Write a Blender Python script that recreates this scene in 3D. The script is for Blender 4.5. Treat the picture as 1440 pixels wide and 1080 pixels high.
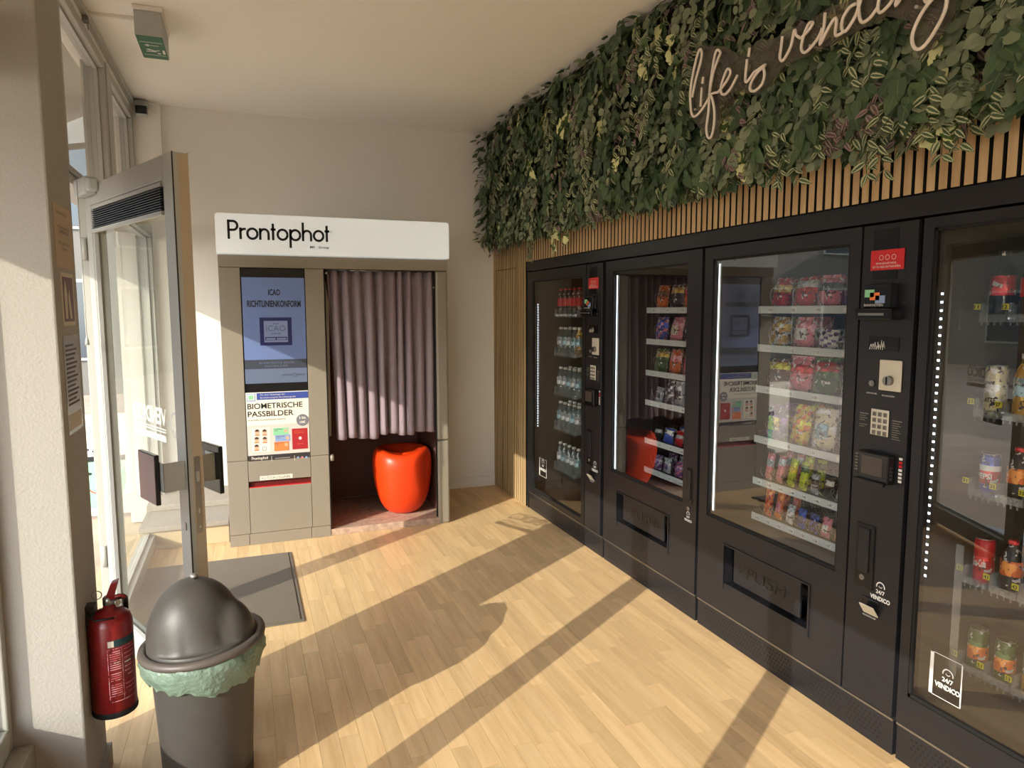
import bpy, math, random
import numpy as np
from mathutils import Vector, Matrix
for o in list(bpy.data.objects): bpy.data.objects.remove(o)
S = bpy.context.scene
C = S.collection
random.seed(7)

# ------------------------------------------------------------------ camera
RW = ((0.9339329, -0.35744062, -0.00235285), (0.03932305, 0.09619774, 0.99458519), (-0.3552788, -0.92896835, 0.10389789))
cd = bpy.data.cameras.new('camera'); cam = bpy.data.objects.new('camera', cd); C.objects.link(cam)
mw = Matrix(RW).transposed().to_4x4(); mw.translation = (0, 0, 1.5); cam.matrix_world = mw
cd.sensor_width = 36; cd.lens = 985 / 1440 * 36; cd.clip_start = 0.02; cd.clip_end = 200
S.camera = cam
# ------------------------------------------------------------------ world, sun, exposure
w = bpy.data.worlds.new('sky'); S.world = w; w.use_nodes = True
nt = w.node_tree; nt.nodes.clear()
sky = nt.nodes.new('ShaderNodeTexSky'); sky.sky_type = 'NISHITA'; sky.sun_disc = False
sky.sun_elevation = math.radians(22.3); sky.sun_rotation = math.radians(236); sky.dust_density = 0.6; sky.air_density = 1.0
hs = nt.nodes.new('ShaderNodeHueSaturation'); hs.inputs['Saturation'].default_value = 0.5
tn = nt.nodes.new('ShaderNodeMix'); tn.data_type = 'RGBA'; tn.blend_type = 'MULTIPLY'; tn.inputs[0].default_value = 1
tn.inputs[7].default_value = (0.96, 0.98, 1.0, 1)
bg = nt.nodes.new('ShaderNodeBackground'); bg.inputs[1].default_value = 1.0
wo = nt.nodes.new('ShaderNodeOutputWorld')
nt.links.new(sky.outputs[0], hs.inputs['Color']); nt.links.new(hs.outputs[0], tn.inputs[6])
nt.links.new(tn.outputs[2], bg.inputs[0]); nt.links.new(bg.outputs[0], wo.inputs[0])
sl = bpy.data.lights.new('sun', 'SUN'); sl.energy = 5.0; sl.angle = 0.005; sl.color = (1.0, 0.91, 0.79)
sun = bpy.data.objects.new('sun', sl); C.objects.link(sun)
sun.rotation_euler = Vector((1, 0.675, -0.494)).to_track_quat('-Z', 'Y').to_euler()
sun.location = (-6, -4, 6)
S.view_settings.view_transform = 'Standard'; S.view_settings.look = 'None'
S.view_settings.exposure = 0.08; S.view_settings.gamma = 1; S.view_settings.use_curve_mapping = False
S.cycles.transparent_max_bounces = 24; S.cycles.max_bounces = 10; S.cycles.diffuse_bounces = 6; S.cycles.glossy_bounces = 5

# ------------------------------------------------------------------ materials
def srgb(r, g, b):
    return tuple((c / 255 / 12.92) if c / 255 <= 0.04045 else ((c / 255 + 0.055) / 1.055) ** 2.4 for c in (r, g, b)) + (1,)
M = {}
def mat(name, col, rough=0.5, metal=0.0, emit=0.0, bump=None, vary=0.0, spec=0.5, noise=None, ecol=None):
    m = bpy.data.materials.new(name); m.use_nodes = True; n = m.node_tree; b = n.nodes['Principled BSDF']
    c = srgb(*col); b.inputs['Base Color'].default_value = c
    b.inputs['Roughness'].default_value = rough; b.inputs['Metallic'].default_value = metal
    b.inputs['Specular IOR Level'].default_value = spec
    if emit:
        b.inputs['Emission Color'].default_value = srgb(*ecol) if ecol else c; b.inputs['Emission Strength'].default_value = emit
    if noise:      # (scale, amount): mottled colour
        tc = n.nodes.new('ShaderNodeTexCoord'); t = n.nodes.new('ShaderNodeTexNoise'); t.inputs['Scale'].default_value = noise[0]; t.inputs['Detail'].default_value = 5
        mp = n.nodes.new('ShaderNodeMapping'); n.links.new(tc.outputs['Object'], mp.inputs[0]); n.links.new(mp.outputs[0], t.inputs['Vector'])
        if len(noise) > 2: mp.inputs['Scale'].default_value = noise[2]
        mr = n.nodes.new('ShaderNodeMapRange'); mr.inputs[1].default_value = 0.3; mr.inputs[2].default_value = 0.7
        mr.inputs[3].default_value = 1 - noise[1]; mr.inputs[4].default_value = 1 + noise[1]
        hv = n.nodes.new('ShaderNodeHueSaturation'); hv.inputs['Color'].default_value = c
        n.links.new(t.outputs[0], mr.inputs[0]); n.links.new(mr.outputs[0], hv.inputs['Value']); n.links.new(hv.outputs[0], b.inputs['Base Color'])
    if bump:
        tc = n.nodes.new('ShaderNodeTexCoord'); t = n.nodes.new('ShaderNodeTexNoise'); t.inputs['Scale'].default_value = bump[0]; t.inputs['Detail'].default_value = 4
        bp = n.nodes.new('ShaderNodeBump'); bp.inputs['Strength'].default_value = bump[1]; bp.inputs['Distance'].default_value = 0.01
        n.links.new(tc.outputs['Object'], t.inputs['Vector']); n.links.new(t.outputs[0], bp.inputs['Height']); n.links.new(bp.outputs[0], b.inputs['Normal'])
    M[name] = m; return m
def glass(name, tint=(1, 1, 1), f0=0.045, rough=0.0, haze=0.0, hazecol=(230, 230, 220)):
    m = bpy.data.materials.new(name); m.use_nodes = True; n = m.node_tree; n.nodes.clear()
    out = n.nodes.new('ShaderNodeOutputMaterial'); tr = n.nodes.new('ShaderNodeBsdfTransparent'); tr.inputs[0].default_value = (*tint, 1)
    gl = n.nodes.new('ShaderNodeBsdfGlossy'); gl.inputs['Roughness'].default_value = rough
    ge = n.nodes.new('ShaderNodeNewGeometry'); dot = n.nodes.new('ShaderNodeVectorMath'); dot.operation = 'DOT_PRODUCT'
    ab = n.nodes.new('ShaderNodeMath'); ab.operation = 'ABSOLUTE'; om = n.nodes.new('ShaderNodeMath'); om.operation = 'SUBTRACT'; om.inputs[0].default_value = 1
    pw = n.nodes.new('ShaderNodeMath'); pw.operation = 'POWER'; pw.inputs[1].default_value = 5
    ma = n.nodes.new('ShaderNodeMath'); ma.operation = 'MULTIPLY_ADD'; ma.inputs[1].default_value = 1 - f0; ma.inputs[2].default_value = f0
    mx = n.nodes.new('ShaderNodeMixShader')
    L = n.links.new
    L(ge.outputs['Incoming'], dot.inputs[0]); L(ge.outputs['Normal'], dot.inputs[1]); L(dot.outputs['Value'], ab.inputs[0])
    L(ab.outputs[0], om.inputs[1]); L(om.outputs[0], pw.inputs[0]); L(pw.outputs[0], ma.inputs[0]); L(ma.outputs[0], mx.inputs[0])
    L(tr.outputs[0], mx.inputs[1]); L(gl.outputs[0], mx.inputs[2])
    last = mx
    if haze:
        df = n.nodes.new('ShaderNodeBsdfDiffuse'); df.inputs[0].default_value = srgb(*hazecol)
        m2 = n.nodes.new('ShaderNodeMixShader'); m2.inputs[0].default_value = haze
        L(mx.outputs[0], m2.inputs[1]); L(df.outputs[0], m2.inputs[2]); last = m2
    L(last.outputs[0], out.inputs[0]); M[name] = m; return m

mat('plaster', (236, 232, 224), 0.9, bump=(60, 0.15)); mat('ceiling_paint', (248, 244, 236), 0.9, bump=(30, 0.08))
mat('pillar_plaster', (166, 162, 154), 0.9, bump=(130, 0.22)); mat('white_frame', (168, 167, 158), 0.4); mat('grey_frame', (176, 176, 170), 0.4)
mat('beige_metal', (176, 158, 132), 0.45); mat('seam_dark', (18, 16, 15), 0.9)
mat('mat_grey', (142, 131, 116), 1.0, bump=(500, 0.9), noise=(420, 0.35)); mat('mat_border', (118, 110, 98), 0.8)
mat('booth_shell', (143, 134, 120), 0.42); mat('booth_inner', (112, 74, 66), 0.6); mat('booth_floor', (186, 158, 138), 0.7, noise=(25, 0.25))
mat('sign_white', (236, 240, 236), 0.35, emit=0.34, ecol=(235, 242, 240)); mat('ink_black', (24, 23, 24), 0.5)
mat('curtain_cloth', (146, 130, 138), 0.95, bump=(300, 0.25)); mat('orange_plastic', (232, 66, 20), 0.38, spec=0.5)
mat('black_steel', (31, 31, 35), 0.36, spec=0.45, bump=(220, 0.05)); mat('black_gloss', (19, 19, 23), 0.2); mat('inner_dark', (48, 45, 46), 0.35)
mat('inner_brown', (74, 66, 58), 0.4); mat('black_matte', (16, 15, 15), 0.8)
mat('alu', (190, 190, 186), 0.35, 0.85); mat('steel', (150, 148, 145), 0.3, 0.9); mat('rail_white', (205, 210, 208), 0.4)
mat('red_print', (205, 38, 44), 0.4); mat('white_print', (236, 234, 228), 0.5); mat('cream_plate', (214, 208, 190), 0.4, 0.2)
mat('led', (235, 245, 255), 0.4, emit=6.0); mat('led_soft', (225, 238, 250), 0.4, emit=3.0)
mat('bin_plastic', (74, 71, 67), 0.46, bump=(40, 0.08), noise=(14, 0.08)); mat('bin_base_band', (38, 35, 34), 0.5); mat('bin_rim', (92, 85, 79), 0.45)
mat('liner_green', (116, 136, 120), 0.42, bump=(45, 0.9)); mat('exting_red', (124, 24, 26), 0.3, bump=(30, 0.03)); mat('black_rubber', (25, 24, 24), 0.6)
mat('label_teal', (28, 62, 66), 0.5); mat('paper', (206, 196, 180), 0.8); mat('paper_tan', (188, 170, 148), 0.85); mat('ink_grey', (96, 88, 84), 0.7)
mat('picture_violet', (120, 92, 100), 0.6); mat('sleeve_grey', (140, 132, 124), 0.35); mat('exit_green', (24, 96, 66), 0.4); mat('fixture_grey', (176, 180, 176), 0.5)
mat('screen_blue', (104, 122, 166), 0.25, emit=0.12); mat('screen_band', (66, 72, 84), 0.25); mat('screen_low', (100, 112, 138), 0.25, emit=0.06)
mat('ink_navy', (30, 38, 96), 0.4); mat('seal_pale', (126, 138, 178), 0.4, emit=0.05); mat('poster_white', (238, 232, 216), 0.6); mat('poster_blue', (58, 78, 156), 0.5)
mat('poster_grey', (206, 200, 192), 0.6); mat('badge_grey', (120, 120, 130), 0.5); mat('passport_red', (170, 34, 44), 0.5); mat('dark_bar', (52, 48, 50), 0.5)
mat('card_green', (140, 206, 160), 0.5); mat('card_blue', (140, 162, 206), 0.5); mat('card_orange', (240, 130, 70), 0.5); mat('skin', (226, 172, 140), 0.6); mat('hair', (70, 48, 38), 0.7)
mat('slot_red', (96, 18, 18), 0.5); mat('felt_black', (17, 15, 14), 0.95); mat('neon_tube', (240, 230, 216), 0.35); mat('strand_brown', (56, 62, 34), 0.7)
mat('door_red', (96, 52, 50), 0.25); mat('key_grey', (120, 116, 106), 0.5); mat('tag_yellow', (226, 214, 40), 0.5); mat('platform_grey', (150, 142, 130), 0.7, noise=(60, 0.1))
mat('plinth_beige', (196, 176, 140), 0.7); mat('leaf_backing', (22, 30, 18), 0.95); mat('awning_cloth', (176, 172, 160), 0.9); mat('facade_white', (116, 112, 104), 0.9)
mat('facade_glass', (70, 78, 84), 0.15); mat('paving', (186, 162, 140), 0.9, noise=(3, 0.15)); mat('hedge', (70, 92, 46), 0.9, bump=(20, 1.0), noise=(9, 0.4)); mat('hair_black', (30, 28, 28), 0.7)
glass('window_glass', (0.98, 0.99, 0.97), 0.045, 0.0, 0.01, (226, 230, 210)); glass('door_glass', (0.95, 0.98, 0.93), 0.07, 0.0, 0.012, (214, 218, 190))
glass('machine_glass', (0.86, 0.88, 0.88), 0.17); glass('clear_plastic', (0.9, 0.92, 0.92), 0.14, 0.08, 0.10, (235, 238, 238)); glass('acrylic', (0.70, 0.68, 0.64), 0.05, 0.1, 0.10, (150, 142, 130))
glass('bottle_clear', (0.82, 0.88, 0.88), 0.10, 0.05, 0.10, (200, 210, 205))

def wood(name, base, dark, scale, rough=0.45, island=True, amt=0.16, axis='Y'):
    m = bpy.data.materials.new(name); m.use_nodes = True; n = m.node_tree; b = n.nodes['Principled BSDF']; L = n.links.new
    tc = n.nodes.new('ShaderNodeTexCoord'); mp = n.nodes.new('ShaderNodeMapping')
    mp.inputs['Scale'].default_value = (scale, scale * 0.07, scale) if axis == 'Y' else (scale, scale, scale * 0.05)
    ge = n.nodes.new('ShaderNodeNewGeometry'); oi = n.nodes.new('ShaderNodeObjectInfo')
    ad = n.nodes.new('ShaderNodeMath'); ad.operation = 'ADD'; L(ge.outputs['Random Per Island'], ad.inputs[0]); L(oi.outputs['Random'], ad.inputs[1])
    fr = n.nodes.new('ShaderNodeMath'); fr.operation = 'FRACT'; L(ad.outputs[0], fr.inputs[0])
    po = n.nodes.new('ShaderNodeVectorMath'); po.operation = 'ADD'
    cm = n.nodes.new('ShaderNodeCombineXYZ'); ml = n.nodes.new('ShaderNodeMath'); ml.operation = 'MULTIPLY'; ml.inputs[1].default_value = 37.0
    L(fr.outputs[0], ml.inputs[0]); L(ml.outputs[0], cm.inputs[0]); L(ml.outputs[0], cm.inputs[1])
    L(ge.outputs['Position'], mp.inputs[0]); L(mp.outputs[0], po.inputs[0]); L(cm.outputs[0], po.inputs[1])
    nz = n.nodes.new('ShaderNodeTexNoise'); nz.inputs['Scale'].default_value = 1; nz.inputs['Detail'].default_value = 7; nz.inputs['Roughness'].default_value = 0.65; L(po.outputs[0], nz.inputs['Vector'])
    cr = n.nodes.new('ShaderNodeValToRGB'); cr.color_ramp.elements[0].color = srgb(*dark); cr.color_ramp.elements[0].position = 0.32
    cr.color_ramp.elements[1].color = srgb(*base); cr.color_ramp.elements[1].position = 0.62; L(nz.outputs[0], cr.inputs[0])
    hv = n.nodes.new('ShaderNodeHueSaturation'); mr = n.nodes.new('ShaderNodeMapRange'); mr.inputs[3].default_value = 1 - amt; mr.inputs[4].default_value = 1 + amt * 0.6
    L(fr.outputs[0], mr.inputs[0]); L(mr.outputs[0], hv.inputs['Value']); L(cr.outputs[0], hv.inputs['Color']); L(hv.outputs[0], b.inputs['Base Color'])
    b.inputs['Roughness'].default_value = rough; b.inputs['Specular IOR Level'].default_value = 0.35
    M[name] = m
wood('beech', (233, 200, 152), (214, 177, 128), 26, 0.42, amt=0.13)
wood('oak_slat', (212, 182, 138), (184, 150, 106), 34, 0.6, amt=0.10, axis='Z')

def leafmat(name, base, base2, stripe=None, mode='plain', rough=0.55):
    m = bpy.data.materials.new(name); m.use_nodes = True; n = m.node_tree; b = n.nodes['Principled BSDF']; L = n.links.new
    ge = n.nodes.new('ShaderNodeNewGeometry'); oi = n.nodes.new('ShaderNodeObjectInfo')
    ad = n.nodes.new('ShaderNodeMath'); ad.operation = 'ADD'; L(ge.outputs['Random Per Island'], ad.inputs[0]); L(oi.outputs['Random'], ad.inputs[1])
    fr = n.nodes.new('ShaderNodeMath'); fr.operation = 'FRACT'; L(ad.outputs[0], fr.inputs[0])
    mx = n.nodes.new('ShaderNodeMix'); mx.data_type = 'RGBA'; mx.inputs[6].default_value = srgb(*base); mx.inputs[7].default_value = srgb(*base2); L(fr.outputs[0], mx.inputs[0])
    col = mx.outputs[2]
    uv = n.nodes.new('ShaderNodeUVMap'); uv.uv_map = 'UVMap'; sx = n.nodes.new('ShaderNodeSeparateXYZ'); L(uv.outputs[0], sx.inputs[0])
    if mode == 'stripe' or mode == 'vein':
        a = n.nodes.new('ShaderNodeMath'); a.operation = 'SUBTRACT'; a.inputs[1].default_value = 0.5; L(sx.outputs[0], a.inputs[0])
        c = n.nodes.new('ShaderNodeMath'); c.operation = 'ABSOLUTE'; L(a.outputs[0], c.inputs[0])
        d = n.nodes.new('ShaderNodeMath'); d.operation = 'SUBTRACT'; d.inputs[1].default_value = 0.25 if mode == 'stripe' else 0.0; L(c.outputs[0], d.inputs[0])
        e = n.nodes.new('ShaderNodeMath'); e.operation = 'ABSOLUTE'; L(d.outputs[0], e.inputs[0])
        g = n.nodes.new('ShaderNodeMath'); g.operation = 'LESS_THAN'; g.inputs[1].default_value = 0.085 if mode == 'stripe' else 0.035; L(e.outputs[0], g.inputs[0])
        fac = g.outputs[0]
    elif mode == 'patch':
        tc = n.nodes.new('ShaderNodeTexCoord'); nz = n.nodes.new('ShaderNodeTexNoise'); nz.inputs['Scale'].default_value = 2.2; L(ge.outputs['Position'], nz.inputs['Vector']); nz.inputs['Scale'].default_value = 26
        g = n.nodes.new('ShaderNodeMath'); g.operation = 'GREATER_THAN'; g.inputs[1].default_value = 0.47; L(nz.outputs[0], g.inputs[0]); fac = g.outputs[0]
    if mode != 'plain':
        m2 = n.nodes.new('ShaderNodeMix'); m2.data_type = 'RGBA'; m2.inputs[7].default_value = srgb(*stripe); L(fac, m2.inputs[0]); L(col, m2.inputs[6]); col = m2.outputs[2]
    L(col, b.inputs['Base Color']); b.inputs['Roughness'].default_value = rough; M[name] = m
leafmat('leaf_round', (138, 146, 116), (106, 118, 90), rough=0.7)
leafmat('leaf_striped', (80, 100, 62), (60, 80, 50), (190, 190, 152), 'stripe')
leafmat('leaf_purple', (108, 80, 84), (82, 64, 68), (150, 136, 118), 'stripe')
leafmat('leaf_dark', (80, 102, 64), (48, 68, 46), (84, 108, 66), 'vein')
leafmat('leaf_cream', (74, 100, 40), (60, 88, 36), (214, 214, 156), 'patch')
leafmat('leaf_fern', (80, 98, 60), (56, 74, 46))

# ------------------------------------------------------------------ helpers
WL = {}
def wloc(o): return WL.get(o.name, Vector((0, 0, 0))) if o else Vector((0, 0, 0))
def tag(o, label=None, cat=None, group=None, kind=None):
    if label: o['label'] = label
    if cat: o['category'] = cat
    if group: o['group'] = group
    if kind: o['kind'] = kind
    return o
def thing(name, label, cat, loc, group=None):
    o = bpy.data.objects.new(name, None); C.objects.link(o); o.location = loc; o.empty_display_size = 0.05
    WL[o.name] = Vector(loc); return tag(o, label, cat, group)
def link(me, name, parent=None, loc=None):
    o = bpy.data.objects.new(name, me); C.objects.link(o)
    L = Vector(loc) if loc is not None else wloc(parent)
    if parent: o.parent = parent
    o.location = L - wloc(parent); WL[o.name] = L
    return o
class MB:
    def __init__(s): s.v = []; s.f = []; s.m = []; s.sm = []
    def add(s, vs, fs, m=0, smooth=False):
        b = len(s.v); s.v += [tuple(v) for v in vs]
        for f in fs: s.f.append([b + i for i in f]); s.m.append(m); s.sm.append(smooth)
        return s
    def box(s, x0, x1, y0, y1, z0, z1, m=0, T=None):
        x0, x1 = min(x0, x1), max(x0, x1); y0, y1 = min(y0, y1), max(y0, y1); z0, z1 = min(z0, z1), max(z0, z1)
        vs = [(x, y, z) for z in (z0, z1) for y in (y0, y1) for x in (x0, x1)]
        if T: vs = [T(*v) for v in vs]
        return s.add(vs, [(0, 2, 3, 1), (4, 5, 7, 6), (0, 1, 5, 4), (2, 6, 7, 3), (0, 4, 6, 2), (1, 3, 7, 5)], m)
    def tube(s, pts, r, n=6, m=0, cap=True):
        P = [Vector(p) for p in pts]; rs = r if isinstance(r, (list, tuple)) else [r] * len(P); vs = []; up = None
        for i, p in enumerate(P):
            d = (P[min(i + 1, len(P) - 1)] - P[max(i - 1, 0)]).normalized()
            if up is None: up = Vector((0, 0, 1)) if abs(d.z) < 0.9 else Vector((1, 0, 0))
            a = d.cross(up).normalized(); b = a.cross(d).normalized(); up = b
            for k in range(n):
                t = 2 * math.pi * k / n; vs.append(p + (a * math.cos(t) + b * math.sin(t)) * rs[i])
        fs = [(i * n + k, i * n + (k + 1) % n, (i + 1) * n + (k + 1) % n, (i + 1) * n + k) for i in range(len(P) - 1) for k in range(n)]
        if cap: fs += [tuple(range(n))[::-1], tuple((len(P) - 1) * n + k for k in range(n))]
        return s.add(vs, fs, m, True)
    def cyl(s, c0, c1, r, n=20, m=0): 
        s.tube([c0, c1], r, n, m, False)
        b = len(s.v) - 2 * n
        s.f += [list(range(b, b + n))[::-1], list(range(b + n, b + 2 * n))]; s.m += [m, m]; s.sm += [False, False]; return s
    def lathe(s, prof, c=(0, 0, 0), n=32, m=0, cap=True, fn=None):
        vs = []
        for r, z in prof:
            for k in range(n):
                t = 2 * math.pi * k / n; v = (r * math.cos(t), r * math.sin(t), z)
                if fn: v = fn(*v)
                vs.append((c[0] + v[0], c[1] + v[1], c[2] + v[2]))
        fs = [(i * n + k, i * n + (k + 1) % n, (i + 1) * n + (k + 1) % n, (i + 1) * n + k) for i in range(len(prof) - 1) for k in range(n)]
        if cap:
            fs += [tuple(range(n))[::-1], tuple((len(prof) - 1) * n + k for k in range(n))]
        return s.add(vs, fs, m, True)
    def plate(s, pts, o, right, up, t=0.002, m=0):   # 2-D outline extruded
        o = Vector(o); R = Vector(right); U = Vector(up); N = R.cross(U); n = len(pts)
        a = [o + R * x + U * y + N * t for x, y in pts]; b = [o + R * x + U * y for x, y in pts]
        return s.add(a + b, [tuple(range(n)), tuple(range(2 * n - 1, n - 1, -1))] + [(i, i + n, (i + 1) % n + n, (i + 1) % n) for i in range(n)], m)
    def build(s, name, mats, parent=None, loc=None, bevel=0, kind=None, label=None):
        me = bpy.data.meshes.new(name); L = Vector(loc) if loc is not None else wloc(parent)
        me.from_pydata([(v[0] - L.x, v[1] - L.y, v[2] - L.z) for v in s.v], [], s.f)
        if not isinstance(mats, (list, tuple)): mats = [mats]
        for x in mats: me.materials.append(M[x] if isinstance(x, str) else x)
        me.polygons.foreach_set('material_index', s.m); me.polygons.foreach_set('use_smooth', s.sm); me.update()
        o = link(me, name, parent, L)
        if bevel:
            md = o.modifiers.new('bevel', 'BEVEL'); md.width = bevel; md.segments = 2; md.limit_method = 'ANGLE'; md.angle_limit = 0.7
        if kind: o['kind'] = kind
        if label: o['label'] = label
        return o
def box(name, x0, x1, y0, y1, z0, z1, m, parent=None, **k): return MB().box(x0, x1, y0, y1, z0, z1).build(name, m, parent, **k)
def text(s, o, right, up, wd, ht, m, parent, name='lettering', bold=0.0, depth=0.0008):
    c = bpy.data.curves.new('t', 'FONT'); c.body = s; c.size = 1; c.offset = bold; c.resolution_u = 3
    ob = bpy.data.objects.new('t', c); me = bpy.data.meshes.new_from_object(ob); bpy.data.objects.remove(ob)
    n = len(me.vertices); a = np.empty(n * 3); me.vertices.foreach_get('co', a); a = a.reshape(-1, 3)
    mn = a.min(0); mx = a.max(0); x = (a[:, 0] - mn[0]) / max(mx[0] - mn[0], 1e-6) * wd; y = (a[:, 1] - mn[1]) / max(mx[1] - mn[1], 1e-6) * ht
    R = np.array(right, float); U = np.array(up, float); N = np.cross(R, U); L = wloc(parent)
    P = np.array(o, float) + x[:, None] * R + y[:, None] * U + N * depth - np.array(L)
    me.vertices.foreach_set('co', P.ravel()); me.materials.clear(); me.materials.append(M[m]); me.update(); me.name = name
    return link(me, name, parent)
def arc(cx, cy, r, a0, a1, n=12): return [(cx + r * math.cos(math.radians(a0 + (a1 - a0) * i / n)), cy + r * math.sin(math.radians(a0 + (a1 - a0) * i / n))) for i in range(n + 1)]
def ribbon(mb, pts, w_, o, R, U, t=0.001):
    o = Vector(o); R = Vector(R); U = Vector(U); N = R.cross(U); vs = []
    for i, (x, y) in enumerate(pts):
        ax, ay = pts[max(i - 1, 0)]; bx, by = pts[min(i + 1, len(pts) - 1)]; d = math.hypot(bx - ax, by - ay) or 1
        nx, ny = -(by - ay) / d * w_ / 2, (bx - ax) / d * w_ / 2
        vs += [o + R * (x + nx) + U * (y + ny) + N * t, o + R * (x - nx) + U * (y - ny) + N * t]
    mb.add(vs, [(2 * i, 2 * i + 1, 2 * i + 3, 2 * i + 2) for i in range(len(pts) - 1)])
def copy_tree(o, name=None, loc=None, parent=None):
    c = o.copy(); C.objects.link(c)
    for k in list(c.keys()):
        if k in ('label', 'group') and False: del c[k]
    if loc is not None: c.location = loc
    if parent: c.parent = parent
    for ch in list(o.children): copy_tree(ch, parent=c)
    return c

# ================================================================== SETTING
XW, YB, ZC = -0.70, 5.63, 2.94
X1 = 1.985
def struct(o): o['kind'] = 'structure'; return o
# floor: slab plus beech strips
fb = struct(MB().box(-0.85, 3.1, -2.6, YB + 0.1, -0.12, -0.010).build('floor', 'plinth_beige'))
PW = 0.070; GAPP = 0.0008
cands = []
row = 0; x = -0.72
while x < 2.0:
    y = -2.6 - random.random() * 0.5
    while y < YB:
        ln = random.choice((0.34, 0.42, 0.5)); y1 = min(y + ln, YB)
        if y1 > -2.6: cands.append((x, max(y, -2.6), min(x + PW, 2.02), y1))
        y += ln
    x += PW
def infront(c):
    cx, cy = (c[0] + c[2]) / 2, (c[1] + c[3]) / 2; p = Matrix(RW) @ Vector((cx, cy, -1.5)); 
    return cy > 1.2 and p.z < 0 and abs(985 * p.x / -p.z) < 740 and 540 + 985 * p.y / p.z * -1 * -1 < 3000 and cy < 5.3
vis = sorted([c for c in cands if infront(c)], key=lambda c: c[0] ** 2 + c[1] ** 2)[:290]
vs_ = set(vis)
um = MB().box(0, 1, 0, 1, -0.008, 0); tmp = um.build('floor_strip', 'beech', fb); ume = tmp.data; bpy.data.objects.remove(tmp)
for c in vis:
    o = link(ume, 'floor_strip', fb, (c[0] + GAPP / 2, c[1] + GAPP / 2, 0)); o.scale = (c[2] - c[0] - GAPP, c[3] - c[1] - GAPP, 1)
rest = MB()
for c in cands:
    if c not in vs_: rest.box(c[0] + GAPP / 2, c[2] - GAPP / 2, c[1] + GAPP / 2, c[3] - GAPP / 2, -0.008, 0)
rest.build('floor_strip', 'beech', fb, kind='stuff')
struct(box('ceiling', -0.9, 3.1, -2.6, YB + 0.1, ZC, ZC + 0.12, 'ceiling_paint'))
struct(box('wall_back', -0.8, 3.1, YB, YB + 0.12, -0.1, ZC, 'plaster'))
struct(box('wall_right', 3.0, 3.12, -2.6, YB, -0.1, ZC, 'plaster'))
struct(MB().box(-0.8, -0.48, YB - 0.06, YB, 0, ZC).box(-0.8, -0.67, YB - 0.1, YB - 0.06, 0, ZC).build('trim_1', 'plaster'))
bb = struct(MB().box(1.33, 2.0, YB - 0.014, YB, 0.02, 0.085).box(1.33, 2.0, YB - 0.022, YB, 0, 0.02).build('baseboard_back', 'plaster'))
# near pillar
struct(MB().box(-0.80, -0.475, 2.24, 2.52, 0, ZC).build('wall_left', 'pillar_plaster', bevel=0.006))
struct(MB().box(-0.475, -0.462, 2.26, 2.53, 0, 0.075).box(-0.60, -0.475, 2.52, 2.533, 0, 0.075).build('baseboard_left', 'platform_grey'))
# knee wall under the near windows and their frames
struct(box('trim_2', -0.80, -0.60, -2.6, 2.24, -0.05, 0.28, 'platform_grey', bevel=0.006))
def window(idx, y0, y1, z0, z1, fw=0.05, rail=0.07, x=-0.70, frame='white_frame', gl='window_glass'):
    b = MB()
    b.box(x - 0.03, x + 0.05, y0, y0 + fw, z0, z1).box(x - 0.03, x + 0.05, y1 - fw, y1, z0, z1)
    b.box(x - 0.03, x + 0.05, y0 + fw, y1 - fw, z0, z0 + rail).box(x - 0.03, x + 0.05, y0 + fw, y1 - fw, z1 - fw, z1)
    f = struct(b.build('window_%d' % idx, frame, bevel=0.004))
    g = MB(); g.add([(x, y0 + fw, z0 + rail), (x, y1 - fw, z0 + rail), (x, y1 - fw, z1 - fw), (x, y0 + fw, z1 - fw)], [(0, 1, 2, 3)]).build('pane', gl, f)
    bd = MB()
    for a, bb_, c, d in ((y0 + fw, y0 + fw + 0.012, z0 + rail, z1 - fw), (y1 - fw - 0.012, y1 - fw, z0 + rail, z1 - fw), (y0 + fw, y1 - fw, z0 + rail, z0 + rail + 0.012), (y0 + fw, y1 - fw, z1 - fw - 0.012, z1 - fw)):
        bd.box(x + 0.002, x + 0.02, a, bb_, c, d)
    bd.build('glazing_bead', 'grey_frame', f)
    return f
window(1, 0.36, 2.24, 0.28, 2.16, 0.035)
window(2, -1.2, 0.34, 0.28, 2.16, 0.035)
window(3, -2.6, -1.22, 0.28, 2.16, 0.035)
window(4, 2.60, 3.40, 2.09, 2.86, 0.05, 0.05)
window(5, 3.42, 4.52, 2.09, 2.86, 0.05, 0.025)
window(6, 4.66, 5.56, 2.09, 2.86, 0.05, 0.025)
struct(box('trim_14', -0.71, -0.63, 1.385, 1.505, 0.28, 2.86, 'white_frame', bevel=0.004))
window(7, 0.36, 2.24, 2.20, 2.86, 0.05, 0.05)
window(8, -1.2, 0.34, 2.20, 2.86, 0.05, 0.05)
window(9, 3.57, 5.53, 0.02, 2.045, 0.03, 0.08, x=-0.62)
struct(MB().box(-0.78, -0.66, 2.52, YB - 0.1, 2.045, 2.09).box(-0.78, -0.66, -2.6, 2.24, 2.16, 2.20).build('trim_3', 'white_frame', bevel=0.004))
struct(MB().box(-0.80, -0.655, -2.6, 2.24, 2.86, ZC).box(-0.80, -0.655, 2.52, YB, 2.86, ZC).build('trim_4', 'plaster', bevel=0.004))
struct(MB().box(-0.66, -0.63, 2.52, YB - 0.1, 2.895, 2.925).build('trim_5', 'white_frame', bevel=0.004))
# door jambs and transom mullion
struct(MB().box(-0.78, -0.64, 2.52, 2.57, 0, 2.045).box(-0.645, -0.60, 3.535, 3.57, 0, 2.045).box(-0.77, -0.645, 4.52, 4.66, 2.09, 2.86).build('trim_6', 'white_frame', bevel=0.004))
struct(box('trim_7', -0.80, -0.60, 2.57, 3.535, -0.02, 0.006, 'alu'))
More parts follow.
